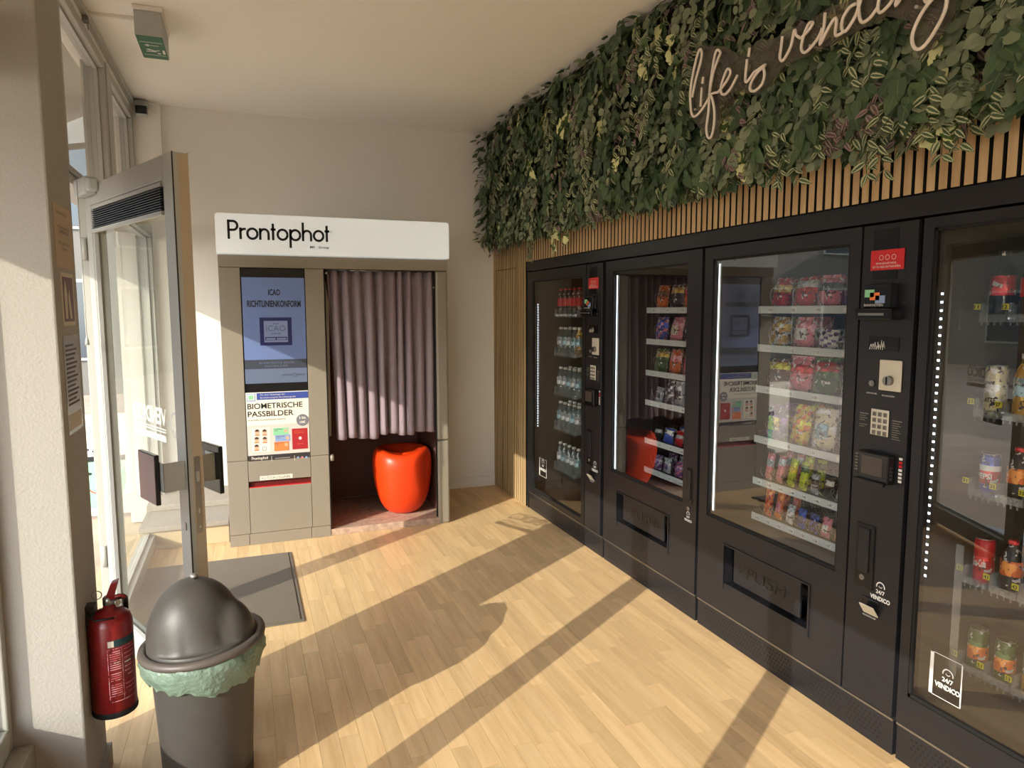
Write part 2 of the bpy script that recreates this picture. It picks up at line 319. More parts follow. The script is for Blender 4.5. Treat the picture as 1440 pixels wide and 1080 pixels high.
# raised platform at the back left
struct(MB().box(-0.66, -0.135, 4.82, YB, 0.0, 0.12, 1).box(-0.66, -0.135, 4.80, YB, 0.12, 0.15, 0).box(-0.66, -0.135, 5.2, YB, 0.15, 0.19, 0).build('trim_8', ['platform_grey', 'plinth_beige'], bevel=0.004))
# front side behind the camera: unseen wall, closed to keep daylight off the booth
struct(box('wall_front', -0.8, 3.12, -2.72, -2.6, -0.1, ZC, 'plaster'))

# ------------------------------------------------------------------ slatted cladding
def _slats():
    t = struct(MB().box(2.004, 2.03, 0.2, YB, 1.86, ZC).box(2.004, 2.03, 4.875, YB, 0.0, 1.86).build('wall_right_cladding', 'felt_black'))
    t.name = 'trim_9'
    y = YB - 0.012; p = 0.0405; sw = 0.0275
    u1 = MB().box(X1 + 0.001, 2.004, -sw, 0, 0, 1, 1).box(X1, X1 + 0.001, -sw, 0, 0, 1, 0); tm = u1.build('slat', ['oak_slat', 'felt_black'], t, (0, 0, 0), bevel=0); me = tm.data; bpy.data.objects.remove(tm)
    while y > 0.25:
        if y > 4.89:
            segs = ((0.0, 1.828), (1.832, ZC)) if y > 5.12 else ((0.0, ZC),)
        else: segs = ((1.862, ZC),)
        for a, b in segs:
            o = link(me, 'slat', t, (0, y, a)); o.scale = (1, 1, b - a)
        y -= p
_slats()

# ------------------------------------------------------------------ plant wall
def leaf_proto(shape, L=1.0, W=0.6, droop=0.15, fold=0.12, rows=6):
    vs = []; uv = []; fs = []
    for i in range(rows):
        t = i / (rows - 1)
        if shape == 'round': hw = W / 2 * math.sqrt(max(0, 1 - (2 * t - 1) ** 2)) * (1.05 - 0.1 * t)
        elif shape == 'lens': hw = W / 2 * (math.sin(math.pi * t ** 0.8)) ** 0.9
        elif shape == 'heart': hw = W / 2 * (math.sin(math.pi * min(1, t * 0.9 + 0.1) ** 0.62)) ** 0.8
        elif shape == 'split': hw = W / 2 * (math.sin(math.pi * min(1, t * 0.88 + 0.12) ** 0.65)) ** 0.7 * (0.72 if i in (2, 4) else 1.0)
        hw = max(hw, 0.004)
        y = t * L - (0.08 * L if shape in ('heart', 'split') and i == 0 else 0)
        for k, s_ in enumerate((-1, 0, 1)):
            yy = y if (shape not in ('heart', 'split') or k == 1 or i > 0) else y
            vs.append((s_ * hw, t * L if k == 1 else yy, fold * abs(s_) * hw - droop * t * t * L)); uv.append((0.5 + 0.5 * s_, t))
    for i in range(rows - 1):
        for k in range(2):
            a = i * 3 + k; fs.append((a, a + 1, a + 4, a + 3))
    return np.array(vs), np.array(uv), np.array(fs)
PROTO = {
    'round': (leaf_proto('round', 1, 0.92, 0.1, 0.08, 6), 'leaf_round'), 'striped': (leaf_proto('lens', 1, 0.46, 0.25, 0.2, 6), 'leaf_striped'),
    'purple': (leaf_proto('lens', 1, 0.42, 0.2, 0.2, 6), 'leaf_purple'), 'dark': (leaf_proto('heart', 1, 0.72, 0.2, 0.15, 6), 'leaf_dark'),
    'cream': (leaf_proto('split', 1, 0.85, 0.15, 0.12, 7), 'leaf_cream'), 'fern': (leaf_proto('lens', 1, 0.2, 0.15, 0.1, 4), 'leaf_fern')}
def plant_wall():
    rnd = random.Random(11)
    t = thing('plant_wall', 'artificial green plant wall of mixed trailing leaves mounted above the black vending machines', 'plant wall', (1.95, 2.9, 2.0))
    MB().box(1.925, X1 - 0.001, 0.3, 5.60, 2.06, ZC - 0.01).build('backing_panel', 'leaf_backing', t)
    leaves = []   # type, base, tipdir, normal, size
    def strand(y, z, xf, typ, ln, n):
        az = rnd.uniform(-0.25, 0.25); p = Vector((xf + 0.05, y, z)); pts = [p.copy()]
        for i in range(n):
            f = (i + 1) / n
            p = p + Vector((-0.05 / n * (1 - f) * 2 + rnd.uniform(-0.004, 0.004), az * ln / n + rnd.uniform(-0.006, 0.006), -ln / n * (0.6 + 0.6 * f)))
            pts.append(p.copy())
            k = 2 if typ in ('round', 'fern', 'striped') else 1
            for sgn in ((1, -1) if k == 2 else (1 if i % 2 else -1,)):
                if typ == 'fern': ang = sgn * rnd.uniform(1.0, 1.35); sz = 0.05 * (1.15 - f * 0.7)
                elif typ == 'round': ang = sgn * rnd.uniform(0.7, 1.3); sz = rnd.uniform(0.035, 0.052) * (1.15 - 0.3 * f)
                elif typ == 'striped': ang = sgn * rnd.uniform(0.5, 1.2); sz = rnd.uniform(0.045, 0.06)
                elif typ == 'purple': ang = sgn * rnd.uniform(0.3, 1.3); sz = rnd.uniform(0.045, 0.06)
                elif typ == 'cream': ang = sgn * rnd.uniform(0.1, 0.8); sz = rnd.uniform(0.06, 0.085)
                else: ang = sgn * rnd.uniform(0.1, 1.0); sz = rnd.uniform(0.05, 0.075)
                tip = Vector((rnd.uniform(-0.45, 0.1), math.sin(ang), -math.cos(ang)))
                nr = Vector((-1, rnd.uniform(-0.55, 0.55), rnd.uniform(-0.2, 0.7)))
                leaves.append((typ, p + Vector((rnd.uniform(-0.012, 0.012), 0, 0)), tip, nr, sz))
        return pts
    stems = MB()
    types = ['dark'] * 36 + ['round'] * 22 + ['striped'] * 20 + ['purple'] * 9 + ['cream'] * 4 + ['fern'] * 9
    for i in range(1900):
        y = rnd.uniform(0.35, 5.52); z = rnd.uniform(2.14, 2.96) if i % 4 else rnd.uniform(2.12, 2.24); 
        xf = rnd.uniform(1.80, 1.90) if rnd.random() < 0.6 else rnd.uniform(1.86, 1.93)
        xf += 0.02 * math.sin(y * 5) 
        typ = rnd.choice(types)
        ln = {'dark': 0.16, 'round': 0.24, 'striped': 0.22, 'purple': 0.18, 'cream': 0.10, 'fern': 0.16}[typ] * rnd.uniform(0.8, 1.2)
        ln = min(ln, z - 2.04 + rnd.uniform(-0.02, 0.05)); n = {'dark': 8, 'round': 7, 'striped': 6, 'purple': 9, 'cream': 3, 'fern': 12}[typ]
        if abs(y - 2.05) < 0.62 and 2.25 < z < 2.72: xf = max(xf, 1.86)
        strand(y, z, xf, typ, max(ln, 0.06), n)
    for y, z0, ln, typ in ((1.73, 2.18, 0.27, 'striped'), (1.70, 2.12, 0.2, 'striped'), (1.47, 2.14, 0.19, 'striped'), (1.50, 2.10, 0.17, 'striped'), (1.62, 2.12, 0.11, 'purple'), (2.05, 2.12, 0.16, 'striped'),
                           (2.1, 2.1, 0.13, 'striped'), (1.58, 2.16, 0.14, 'purple'), (2.5, 2.1, 0.10, 'striped'), (3.1, 2.1, 0.12, 'purple'), (3.6, 2.1, 0.12, 'round'), (3.95, 2.08, 0.14, 'cream'), (4.15, 2.08, 0.2, 'cream'),
                           (4.5, 2.1, 0.22, 'striped'), (4.55, 2.08, 0.24, 'striped'), (1.35, 2.12, 0.08, 'dark'), (5.2, 2.1, 0.18, 'purple'), (5.3, 2.08, 0.14, 'purple'), (1.1, 2.12, 0.12, 'striped'), (0.8, 2.12, 0.15, 'round')):
        pts = strand(y, z0, 1.86, typ, ln, max(4, int(ln / 0.03))); stems.tube(pts, 0.0015, 4)
    for i in range(520):   # outward tips along the ceiling, the left end and the lower edge
        m_ = rnd.random()
        if m_ < 0.5: b = Vector((rnd.uniform(1.83, 1.92), rnd.uniform(0.4, 5.5), rnd.uniform(2.84, 2.925)))
        elif m_ < 0.7: b = Vector((rnd.uniform(1.82, 1.92), rnd.uniform(5.48, 5.58), rnd.uniform(2.05, 2.9)))
        else: b = Vector((rnd.uniform(1.84, 1.92), rnd.uniform(0.4, 5.55), rnd.uniform(2.04, 2.1)))
        leaves.append((rnd.choice(('dark', 'dark', 'striped', 'round')), b, Vector((rnd.uniform(-1, -0.2), rnd.uniform(-0.8, 0.8), rnd.uniform(-0.7, 0.1 if m_ < 0.5 else 0.3))), Vector((-0.6, rnd.uniform(-0.5, 0.5), 0.8)), rnd.uniform(0.05, 0.07)))
    # frontmost leaves near the lens come first as single parts
    cand = sorted(range(len(leaves)), key=lambda i: (leaves[i][1].y ** 2 + 3.4) ** 0.5 / leaves[i][4] * (1 + max(0, leaves[i][1].x - 1.84) * 12) if (1.25 < leaves[i][1].y and leaves[i][1].z < 2.75 and leaves[i][0] != 'fern') else 1e9)[:285]
    single = set(cand); pm = {}
    for k, ((v, uv, f), mt) in PROTO.items():
        me = bpy.data.meshes.new('leaf'); me.from_pydata(v.tolist(), [], f.tolist()); ul = me.uv_layers.new(name='UVMap')
        li = np.array([l.vertex_index for l in me.loops]); ul.data.foreach_set('uv', uv[li].ravel()); me.materials.append(M[mt])
        me.polygons.foreach_set('use_smooth', [True] * len(me.polygons)); pm[k] = me
    for k, ((v, uv, f), mt) in PROTO.items():
        V = []; F = []; U = []; cnt = 0
        for i, (ty, b, tip, nr, sz) in enumerate(leaves):
            if ty != k: continue
            tp = tip.normalized(); sd = tp.cross(nr).normalized(); nn = sd.cross(tp).normalized()
            if i in single:
                o = bpy.data.objects.new('leaf', pm[k]); C.objects.link(o); o.parent = t
                mm = Matrix((sd, tp, nn)).transposed().to_4x4() @ Matrix.Scale(sz, 4); mm.translation = b - wloc(t); o.matrix_local = mm; continue
            B = np.array([sd, tp, nn]); V.append(v * sz @ B + np.array(b)); F.append(f + cnt); U.append(uv); cnt += len(v)
        if not V: continue
        V = np.vstack(V) - np.array(wloc(t)); F = np.vstack(F); U = np.vstack(U)
        me = bpy.data.meshes.new('foliage'); me.from_pydata(V.tolist(), [], F.tolist()); ul = me.uv_layers.new(name='UVMap')
        li = np.empty(len(me.loops), dtype=np.int32); me.loops.foreach_get('vertex_index', li); ul.data.foreach_set('uv', U[li].ravel().astype(np.float32))
        me.materials.append(M[mt]); me.polygons.foreach_set('use_smooth', [True] * len(me.polygons))
        o = link(me, 'foliage', t); o['kind'] = 'stuff'
    stems.build('stem', 'strand_brown', t)
plant_wall()

# neon script sign
SG = {
'l':[(2.576,2.389),(2.551,2.456),(2.522,2.515),(2.515,2.549),(2.529,2.566),(2.55,2.54),(2.575,2.474),(2.588,2.414),(2.586,2.365),(2.575,2.322),(2.554,2.306),(2.518,2.315),(2.479,2.339),(2.454,2.361)],
'i_dot':[(2.501,2.449),(2.505,2.424)],'i':[(2.509,2.41),(2.514,2.336)],
'f':[(2.455,2.376),(2.437,2.442),(2.405,2.493),(2.394,2.509),(2.415,2.526),(2.431,2.501),(2.449,2.426),(2.457,2.367),(2.46,2.301),(2.471,2.241),(2.46,2.202),(2.439,2.197),(2.423,2.235),(2.421,2.291),(2.436,2.341),(2.446,2.366),(2.4,2.361)],
'e':[(2.4,2.361),(2.352,2.387),(2.329,2.41),(2.334,2.428),(2.35,2.431),(2.369,2.407),(2.384,2.377),(2.379,2.35),(2.354,2.341),(2.319,2.358),(2.286,2.392)],
'i2_dot':[(2.22,2.469),(2.225,2.439)],'i2':[(2.232,2.432),(2.239,2.364),(2.228,2.351),(2.192,2.373)],
's':[(2.192,2.373),(2.13,2.381),(2.178,2.364),(2.209,2.336),(2.208,2.314),(2.182,2.305),(2.147,2.318),(2.135,2.346),(2.143,2.377)],
'v':[(2.049,2.45),(2.054,2.415),(2.058,2.382),(2.042,2.367),(2.008,2.4),(1.992,2.451),(1.983,2.431),(1.961,2.413)],
'e2':[(1.961,2.413),(1.928,2.426),(1.909,2.443),(1.926,2.448),(1.945,2.423),(1.957,2.382),(1.941,2.36),(1.913,2.368),(1.881,2.389),(1.866,2.412)],
'n':[(1.857,2.456),(1.86,2.41),(1.874,2.364),(1.843,2.4),(1.818,2.422),(1.808,2.414),(1.81,2.372),(1.794,2.367),(1.779,2.369)],
'd':[(1.734,2.436),(1.758,2.434),(1.782,2.412),(1.785,2.383),(1.772,2.368),(1.75,2.382),(1.727,2.411),(1.711,2.461),(1.719,2.475),(1.724,2.443),(1.719,2.397),(1.706,2.371),(1.678,2.374),(1.652,2.393)],
'i3':[(1.645,2.427),(1.651,2.393),(1.641,2.375),(1.615,2.383),(1.595,2.4)],'i3_dot':[(1.642,2.455),(1.644,2.443)],
'n2':[(1.578,2.407),(1.589,2.374),(1.557,2.402),(1.533,2.409),(1.522,2.374),(1.503,2.377)],
'g':[(1.465,2.388),(1.488,2.388),(1.496,2.364),(1.485,2.343),(1.455,2.358),(1.442,2.382),(1.43,2.367),(1.429,2.308),(1.453,2.264),(1.485,2.231),(1.509,2.227),(1.526,2.248),(1.526,2.28),(1.503,2.319),(1.473,2.345),(1.422,2.367)]}
BACK = [(2.606,2.451),(2.547,2.586),(2.383,2.53),(2.285,2.459),(2.198,2.482),(2.08,2.46),(2.042,2.468),(1.968,2.463),(1.918,2.463),(1.858,2.472),(1.77,2.461),(1.732,2.495),(1.593,2.434),(1.412,2.383),(1.41,2.287),(1.473,2.217),(1.516,2.214),(1.547,2.318),(1.632,2.364),(1.754,2.356),(1.857,2.353),(1.935,2.35),(2.043,2.355),(2.126,2.312),(2.188,2.29),(2.302,2.339),(2.389,2.308),(2.408,2.185),(2.482,2.202),(2.601,2.32)]
def smooth(P, k=4):
    out = []
    n = len(P)
    if n < 3: return P
    for i in range(n - 1):
        p0, p1, p2, p3 = P[max(i - 1, 0)], P[i], P[i + 1], P[min(i + 2, n - 1)]
        for j in range(k):
            t = j / k
            out.append(tuple(0.5 * (2 * p1[a] + (p2[a] - p0[a]) * t + (2 * p0[a] - 5 * p1[a] + 4 * p2[a] - p3[a]) * t * t + (3 * p1[a] - p0[a] - 3 * p2[a] + p3[a]) * t ** 3) for a in range(len(p1))))
    return out + [P[-1]]
sg = thing('neon_sign', 'unlit script tube sign reading life is vending, in front of the plant wall', 'sign', (1.80, 2.0, 2.2))
MB().plate([(-a, b) for a, b in BACK], (1.812, 0, 0), (0, -1, 0), (0, 0, 1), 0.004).build('acrylic_backing', 'acrylic', sg)
for k, P in SG.items():
    MB().tube([(1.797, a, b) for a, b in smooth(P)], 0.0052, 6).build('letter', 'neon_tube', sg)
for a, b in ((2.57, 2.34), (1.93, 2.38), (1.53, 2.35), (2.45, 2.5)):
    MB().cyl((1.93, a, b), (1.806, a, b), 0.005, 10).build('standoff', 'alu', sg)

# ================================================================== VENDING MACHINES
RY, UZ = (0, -1, 0), (0, 0, 1)
def xt(s, y, z, wd, ht, m, parent, name='lettering', bold=0.0, x=X1 - 0.0006): return text(s, (x, y, z), RY, UZ, wd, ht, m, parent, name, bold)
def logo(y, z, s, parent, x=X1 - 0.0008):        # headset arc, 24/7, VENDICO ; y = left edge, s = width
    b = MB(); ribbon(b, arc(0, 0, s * 0.2, -10, 190, 14), s * 0.05, (x, y - s * 0.5, z + s * 0.62), RY, UZ, 0.0006)
    ribbon(b, arc(0, 0, s * 0.09, 200, 340, 6), s * 0.03, (x, y - s * 0.5, z + s * 0.68), RY, UZ, 0.0006)
    o = b.build('emblem', 'white_print', parent)
    xt('24/7', y - s * 0.28, z + s * 0.3, s * 0.44, s * 0.18, 'white_print', parent, bold=0.03, x=x); xt('VENDICO', y, z, s, s * 0.2, 'white_print', parent, bold=0.04, x=x)
def machine(name, label, y0, y1, gy0, gy1, gz0, gz1, col, led, led_pitch, lz, flap=None, inner='inner_dark', led2=False):
    t = thing(name, label, 'vending machine', (X1 + 0.4, (y0 + y1) / 2, 0), 'black vending machines in the row under the slats')
    xa, xb = X1 + 0.05, 2.86; iy0 = gy0 - 0.03; iz0 = gz0 - 0.03
    b = MB().box(xa, xb, y1 - 0.025, y1, 0.13, 1.785).box(xa, xb, y0, y0 + 0.025, 0.13, 1.785).box(xa, xb, y0, y1, 1.755, 1.785).box(xb - 0.03, xb, y0, y1, 0.13, 1.76)
    b.build('cabinet', 'black_steel', t)
    c = MB().box(xa, xb - 0.03, y1 - 0.029, y1 - 0.025, iz0, 1.755).box(xa, xb - 0.03, iy0 - 0.02, iy0, 0.13, 1.755).box(xb - 0.035, xb - 0.03, iy0, y1 - 0.03, iz0, 1.755).box(xa, xb - 0.03, iy0, y1 - 0.03, iz0 - 0.01, iz0).box(xa, xb - 0.03, iy0, y1 - 0.03, 1.75, 1.755)
    c.build('inner_lining', inner, t)
    # kick plate
    MB().box(X1 + 0.008, 2.86, y0 + 0.003, y1 - 0.003, 0.0, 0.122).build('kick_plate', 'black_steel', t, bevel=0.002)
    box('edge_strip', X1 + 0.004, X1 + 0.06, y0 + 0.003, y1 - 0.003, 0.1225, 0.130, 'steel', t)
    h = MB(); yy = y1 - 0.06; k = 0
    while yy > y0 + 0.05:
        for r in range(5):
            z = 0.034 + r * 0.016; q = yy - (0.0085 if r % 2 else 0)
            h.plate([(0.0042 * math.cos(a * math.pi / 3), 0.0042 * math.sin(a * math.pi / 3)) for a in range(6)], (X1 + 0.0078, q, z), RY, UZ, 0.0004)
        yy -= 0.017; k += 1
        if k % 24 == 23: yy -= 0.02
    h.build('ventilation_hole', 'black_matte', t, kind='stuff')
    dy0 = (col[1] + 0.006) if col else y0 + 0.004
    f = MB(); e = X1 + 0.045
    f.box(X1, e, dy0, y1 - 0.004, gz1, 1.782).box(X1, e, gy1, y1 - 0.004, gz0, gz1).box(X1, e, dy0, gy0, gz0, gz1)
    if flap:
        fy0, fy1, fz0, fz1 = flap
        f.box(X1, e, dy0, y1 - 0.004, 0.135, fz0).box(X1, e, dy0, y1 - 0.004, fz1, gz0).box(X1, e, fy1, y1 - 0.004, fz0, fz1).box(X1, e, dy0, fy0, fz0, fz1)
    else: f.box(X1, e, dy0, y1 - 0.004, 0.135, gz0)
    f.build('door_frame', 'black_steel', t)
    g = MB(); g.add([(X1 + 0.010, gy0, gz0), (X1 + 0.010, gy1, gz0), (X1 + 0.010, gy1, gz1), (X1 + 0.010, gy0, gz1)], [(0, 3, 2, 1)]).build('glass_pane', 'machine_glass', t)
    s_ = MB().box(X1 + 0.004, X1 + 0.02, gy0, gy1, gz0, gz0 + 0.012).box(X1 + 0.004, X1 + 0.02, gy0, gy1, gz1 - 0.01, gz1).box(X1 + 0.004, X1 + 0.02, gy0, gy0 + 0.008, gz0, gz1).box(X1 + 0.004, X1 + 0.02, gy1 - 0.008, gy1, gz0, gz1)
    s_.build('glass_gasket', 'black_matte', t)
    if flap:
        fy0, fy1, fz0, fz1 = flap
        MB().box(X1 + 0.045, X1 + 0.14, fy0 - 0.01, fy1 + 0.01, fz0 - 0.01, fz0).box(X1 + 0.045, X1 + 0.14, fy0 - 0.01, fy1 + 0.01, fz1, fz1 + 0.01).box(X1 + 0.045, X1 + 0.14, fy1, fy1 + 0.01, fz0, fz1).box(X1 + 0.045, X1 + 0.14, fy0 - 0.01, fy0, fz0, fz1).box(X1 + 0.13, X1 + 0.14, fy0, fy1, fz0, fz1).build('delivery_recess', 'black_gloss', t)
        r_ = MB().box(X1 - 0.006, X1 + 0.004, fy1, fy1 + 0.008, fz0 - 0.03, fz1 + 0.008).box(X1 - 0.006, X1 + 0.004, fy0 - 0.008, fy0, fz0 - 0.03, fz1 + 0.008).box(X1 - 0.006, X1 + 0.004, fy0, fy1, fz1, fz1 + 0.008)
        r_.build('flap_surround', 'black_steel', t, bevel=0.002)
        fl = MB().box(X1 + 0.012, X1 + 0.022, fy0 + 0.055, fy1 - 0.05, fz0 + 0.02, fz1 - 0.006).build('delivery_flap', 'black_steel', t, bevel=0.002)
        wd = (fy1 - fy0) * 0.46; cy = (fy0 + fy1) / 2 + 0.0
        xt('PUSH', cy + wd * 0.5, (fz0 + fz1) / 2 - 0.02, wd, 0.05, 'black_gloss', fl, 'embossed_lettering', x=X1 + 0.0105)
        for q in (cy + wd * 0.5 + 0.045, cy - wd * 0.5 - 0.02):
            a_ = MB(); ribbon(a_, [(0, 0.03), (0, 0), (0.02, 0.015)], 0.003, (X1 + 0.0112, q, (fz0 + fz1) / 2 - 0.01), RY, UZ, 0.0004); a_.build('embossed_arrow', 'black_gloss', fl)
    # led strips
    for (ly, on) in ((led, True),) + (((gy0 + 0.012, True),) if led2 else ()):
        z0, z1 = lz; st = box('led_strip', X1 + 0.018, X1 + 0.024, ly - 0.006, ly + 0.006, z0, z1, 'rail_white' if led_pitch < 0.01 else 'inner_dark', t)
        d = MB(); z = z0 + 0.006
        while z < z1 - 0.004:
            d.box(X1 + 0.0165, X1 + 0.0185, ly - 0.0035, ly + 0.0035, z, z + (0.0040 if led_pitch < 0.01 else 0.0065)); z += led_pitch
            d.box(X1 + 0.024, X1 + 0.026, ly - 0.003, ly + 0.003, z - led_pitch, z - led_pitch + 0.005)
        d.build('led_diode', 'led', st, kind='stuff')
    if col:
        a, bq = col
        p = MB().box(X1 + 0.001, X1 + 0.045, a, bq, 0.135, 1.782).build('control_panel', 'black_steel', t, bevel=0.002)
        k = (bq - a) / 0.197
        Y = lambda v: bq - (1.832 - v) * k      # layout taken on the snack machine
        box('recessed_frame', X1 - 0.0005, X1 + 0.001, Y(1.70), Y(1.79), 1.60, 1.765, 'black_gloss', p)
        s1 = box('instruction_plate', X1 - 0.003, X1 - 0.0005, Y(1.676), Y(1.797), 1.631, 1.697, 'red_print', p, bevel=0.001)
        for q in (1.757, 1.735, 1.712): 
            b_ = MB(); ribbon(b_, arc(0, 0, 0.008, 0, 360, 8), 0.0015, (X1 - 0.0032, Y(q), 1.672), RY, UZ, 0.0004); b_.build('pictogram', 'white_print', s1)
        xt('PFANDARTIKEL', Y(1.775), 1.650, 0.075 * k, 0.006, 'white_print', s1, x=X1 - 0.0032); xt('BITTE HIER ENTNEHMEN', Y(1.787), 1.638, 0.1 * k, 0.007, 'white_print', s1, x=X1 - 0.0032)
        bl = MB().box(X1 - 0.035, X1, Y(1.69), Y(1.79), 1.505, 1.585).box(X1 - 0.05, X1, Y(1.672), Y(1.808), 1.468, 1.505).build('banknote_acceptor', 'black_gloss', p, bevel=0.004)
        box('note_slot_lip', X1 - 0.056, X1 - 0.05, Y(1.70), Y(1.79), 1.482, 1.490, 'steel', bl)
        for (q, z, c_) in ((1.785, 1.555, 'card_green'), (1.765, 1.545, 'card_orange'), (1.745, 1.535, 'card_blue')): box('note_picture', X1 - 0.0362, X1 - 0.035, Y(q - 0.035), Y(q), z - 0.013, z + 0.012, c_, bl)
        xt('BANKNOTEN', Y(1.785), 1.512, 0.07 * k, 0.008, 'white_print', bl, x=X1 - 0.0362)
        st = box('picture_sticker', X1 - 0.0012, X1, Y(1.68), Y(1.79), 1.365, 1.412, 'black_gloss', p)
        wv = MB(); rr = random.Random(3)
        for i in range(7): 
            y_ = 1.785 - i * 0.008; ribbon(wv, [(0, 0), (0.004, 0.012 + rr.random() * 0.02), (0.009, 0.004), (0.006, 0.03 * rr.random())], 0.003, (X1 - 0.0014, Y(y_), 1.368), RY, UZ, 0.0003)
        wv.build('white_drawing', 'white_print', st)
        cp = box('coin_plate', X1 - 0.006, X1, Y(1.662), Y(1.742), 1.234, 1.336, 'cream_plate', p, bevel=0.004)
        MB().cyl((X1 - 0.02, Y(1.702), 1.268), (X1 - 0.006, Y(1.702), 1.268), 0.016, 20).build('coin_knob', 'steel', cp); box('coin_slot', X1 - 0.0225, X1 - 0.02, Y(1.7035), Y(1.7005), 1.256, 1.28, 'black_matte', cp)
        for z in (1.253, 0.574): MB().cyl((X1 - 0.006, Y(1.769), z), (X1, Y(1.769), z), 0.010, 16).cyl((X1 - 0.008, Y(1.769), z), (X1 - 0.006, Y(1.769), z), 0.006, 12).build('lock', 'steel', p)
        xt('GELDRUECKGABE', Y(1.79), 1.217, 0.04 * k, 0.005, 'white_print', p); xt('MUENZEN', Y(1.73), 1.214, 0.045 * k, 0.005, 'white_print', p)
        kp = box('keypad', X1 - 0.004, X1, Y(1.70), Y(1.766), 1.080, 1.168, 'cream_plate', p, bevel=0.002)
        for r in range(4):
            for c_ in range(3):
                yk = Y(1.757) - c_ * 0.020 * k; zk = 1.151 - r * 0.021; box('key', X1 - 0.007, X1 - 0.004, yk - 0.012 * k, yk, zk - 0.006, zk + 0.008, 'key_grey', kp)
                xt('123456789C0E'[r * 3 + c_], yk - 0.004 * k, zk - 0.003, 0.004 * k, 0.007, 'black_matte', kp, x=X1 - 0.0072)
        for (ya, n_, zz) in ((1.812, 7, 1.145), (1.688, 9, 1.135)):
            for i in range(n_):
                if i == 4 and n_ == 7: continue
                wv = 0.034 * (1 if i == 0 else (0.6 + 0.3 * ((i * 7) % 3) / 2)) * k; b_ = MB().box(X1 - 0.0006, X1, Y(ya) - wv, Y(ya), zz - i * 0.0075, zz - i * 0.0075 + (0.004 if i == 0 else 0.0025)); b_.build('instruction_line', 'key_grey', p)
        cr = MB().box(X1 - 0.032, X1 + 0.001, Y(1.668), Y(1.786), 0.925, 1.025).build('card_reader', 'black_gloss', p, bevel=0.006)
        box('reader_display', X1 - 0.0335, X1 - 0.032, Y(1.69), Y(1.768), 0.948, 1.010, 'inner_brown', cr); box('reader_tray', X1 - 0.045, X1 - 0.032, Y(1.674), Y(1.79), 0.918, 0.932, 'black_gloss', cr, bevel=0.003)
        for i in range(6): box('instruction_line', X1 - 0.0006, X1, Y(1.795) , Y(1.822), 1.0 - i * 0.011, 1.005 - i * 0.011, 'key_grey', p)
        for i in range(7): box('card_symbol', X1 - 0.0008, X1, Y(1.645), Y(1.657), 1.012 - i * 0.0125, 1.020 - i * 0.0125, 'red_print' if i in (1, 2) else 'white_print', p)
        hs_ = MB().box(X1 - 0.004, X1 + 0.001, Y(1.728), Y(1.80), 0.54, 0.765).build('handle_recess', 'black_gloss', p, bevel=0.002)
        box('swing_handle', X1 - 0.009, X1 - 0.004, Y(1.745), Y(1.785), 0.595, 0.75, 'black_steel', hs_, bevel=0.003)
        logo(Y(1.735), 0.515, 0.075 * k, p)
        cr2 = MB().box(X1 - 0.004, X1 + 0.001, Y(1.70), Y(1.765), 0.46, 0.51).build('coin_return', 'black_gloss', p, bevel=0.002)
        MB().add([(X1 - 0.028, Y(1.70), 0.49), (X1 - 0.028, Y(1.755), 0.49), (X1 - 0.004, Y(1.755), 0.455), (X1 - 0.004, Y(1.70), 0.455), (X1 - 0.026, Y(1.70), 0.493), (X1 - 0.026, Y(1.755), 0.493), (X1 - 0.002, Y(1.755), 0.458), (X1 - 0.002, Y(1.70), 0.458)], [(0, 1, 2, 3), (7, 6, 5, 4), (0, 4, 5, 1), (1, 5, 6, 2), (2, 6, 7, 3), (3, 7, 4, 0)]).build('return_flap', 'cream_plate', cr2)
        xt('GELDRUECKGABE', Y(1.76), 0.443, 0.05 * k, 0.005, 'white_print', p)
    return t
m1 = machine('vending_machine', 'leftmost black drinks vending machine with dotted light strip beside the wood slats', 3.666, 4.855, 3.955, 4.765, 0.17, 1.715, (3.70, 3.905), 4.705, 0.0185, (0.647, 1.556), inner='inner_brown')
m2 = machine('vending_machine', 'black snack vending machine without keypad reflecting the red stool in its glass', 2.73, 3.658, 2.845, 3.572, 0.562, 1.725, None, 3.552, 0.0085, (0.575, 1.70), flap=(2.965, 3.49, 0.285, 0.455))
m3 = machine('vending_machine', 'wide black snack vending machine with keypad column in front centre of the row', 1.62, 2.717, 1.890, 2.653, 0.55, 1.73, (1.627, 1.836), 2.630, 0.0085, (0.574, 1.708), flap=(2.01, 2.515, 0.275, 0.45), led2=True)
m4 = machine('vending_machine', 'nearest black drinks vending machine at the right edge with cans in clear holders', 0.45, 1.612, 0.80, 1.572, 0.24, 1.75, (0.47, 0.70), 1.547, 0.0255, (0.647, 1.568), inner='inner_brown')
# latch strip of the second machine
hs_ = MB().box(X1 - 0.004, X1, 2.765, 2.81, 0.57, 0.745).build('handle_recess', 'black_gloss', m2, bevel=0.002)
box('swing_handle', X1 - 0.009, X1 - 0.004, 2.775, 2.80, 0.59, 0.735, 'black_steel', hs_, bevel=0.003)
MB().cyl((X1 - 0.008, 2.79, 0.545), (X1, 2.79, 0.545), 0.010, 16).build('lock', 'steel', m2)
logo(2.825, 0.478, 0.06, m2)
# stickers on the glass of the two drinks machines
for (t, ya, yb, za, zb) in ((m1, 4.655, 4.525, 0.30, 0.431), (m4, 1.505, 1.398, 0.29, 0.43)):
    x = X1 + 0.009; s = MB()
    for (a, b_, c_, d_) in ((ya, ya - 0.012, za, zb), (yb + 0.004, yb, za, zb), (ya, yb, zb - 0.002, zb), (ya, yb, za, za + 0.002)): s.box(x - 0.0006, x, b_, a, c_, d_)
    st = s.build('glass_sticker', 'white_print', t); wd = ya - yb
    logo(ya - 0.02, za + wd * 0.32, wd * 0.78, st, x - 0.001)
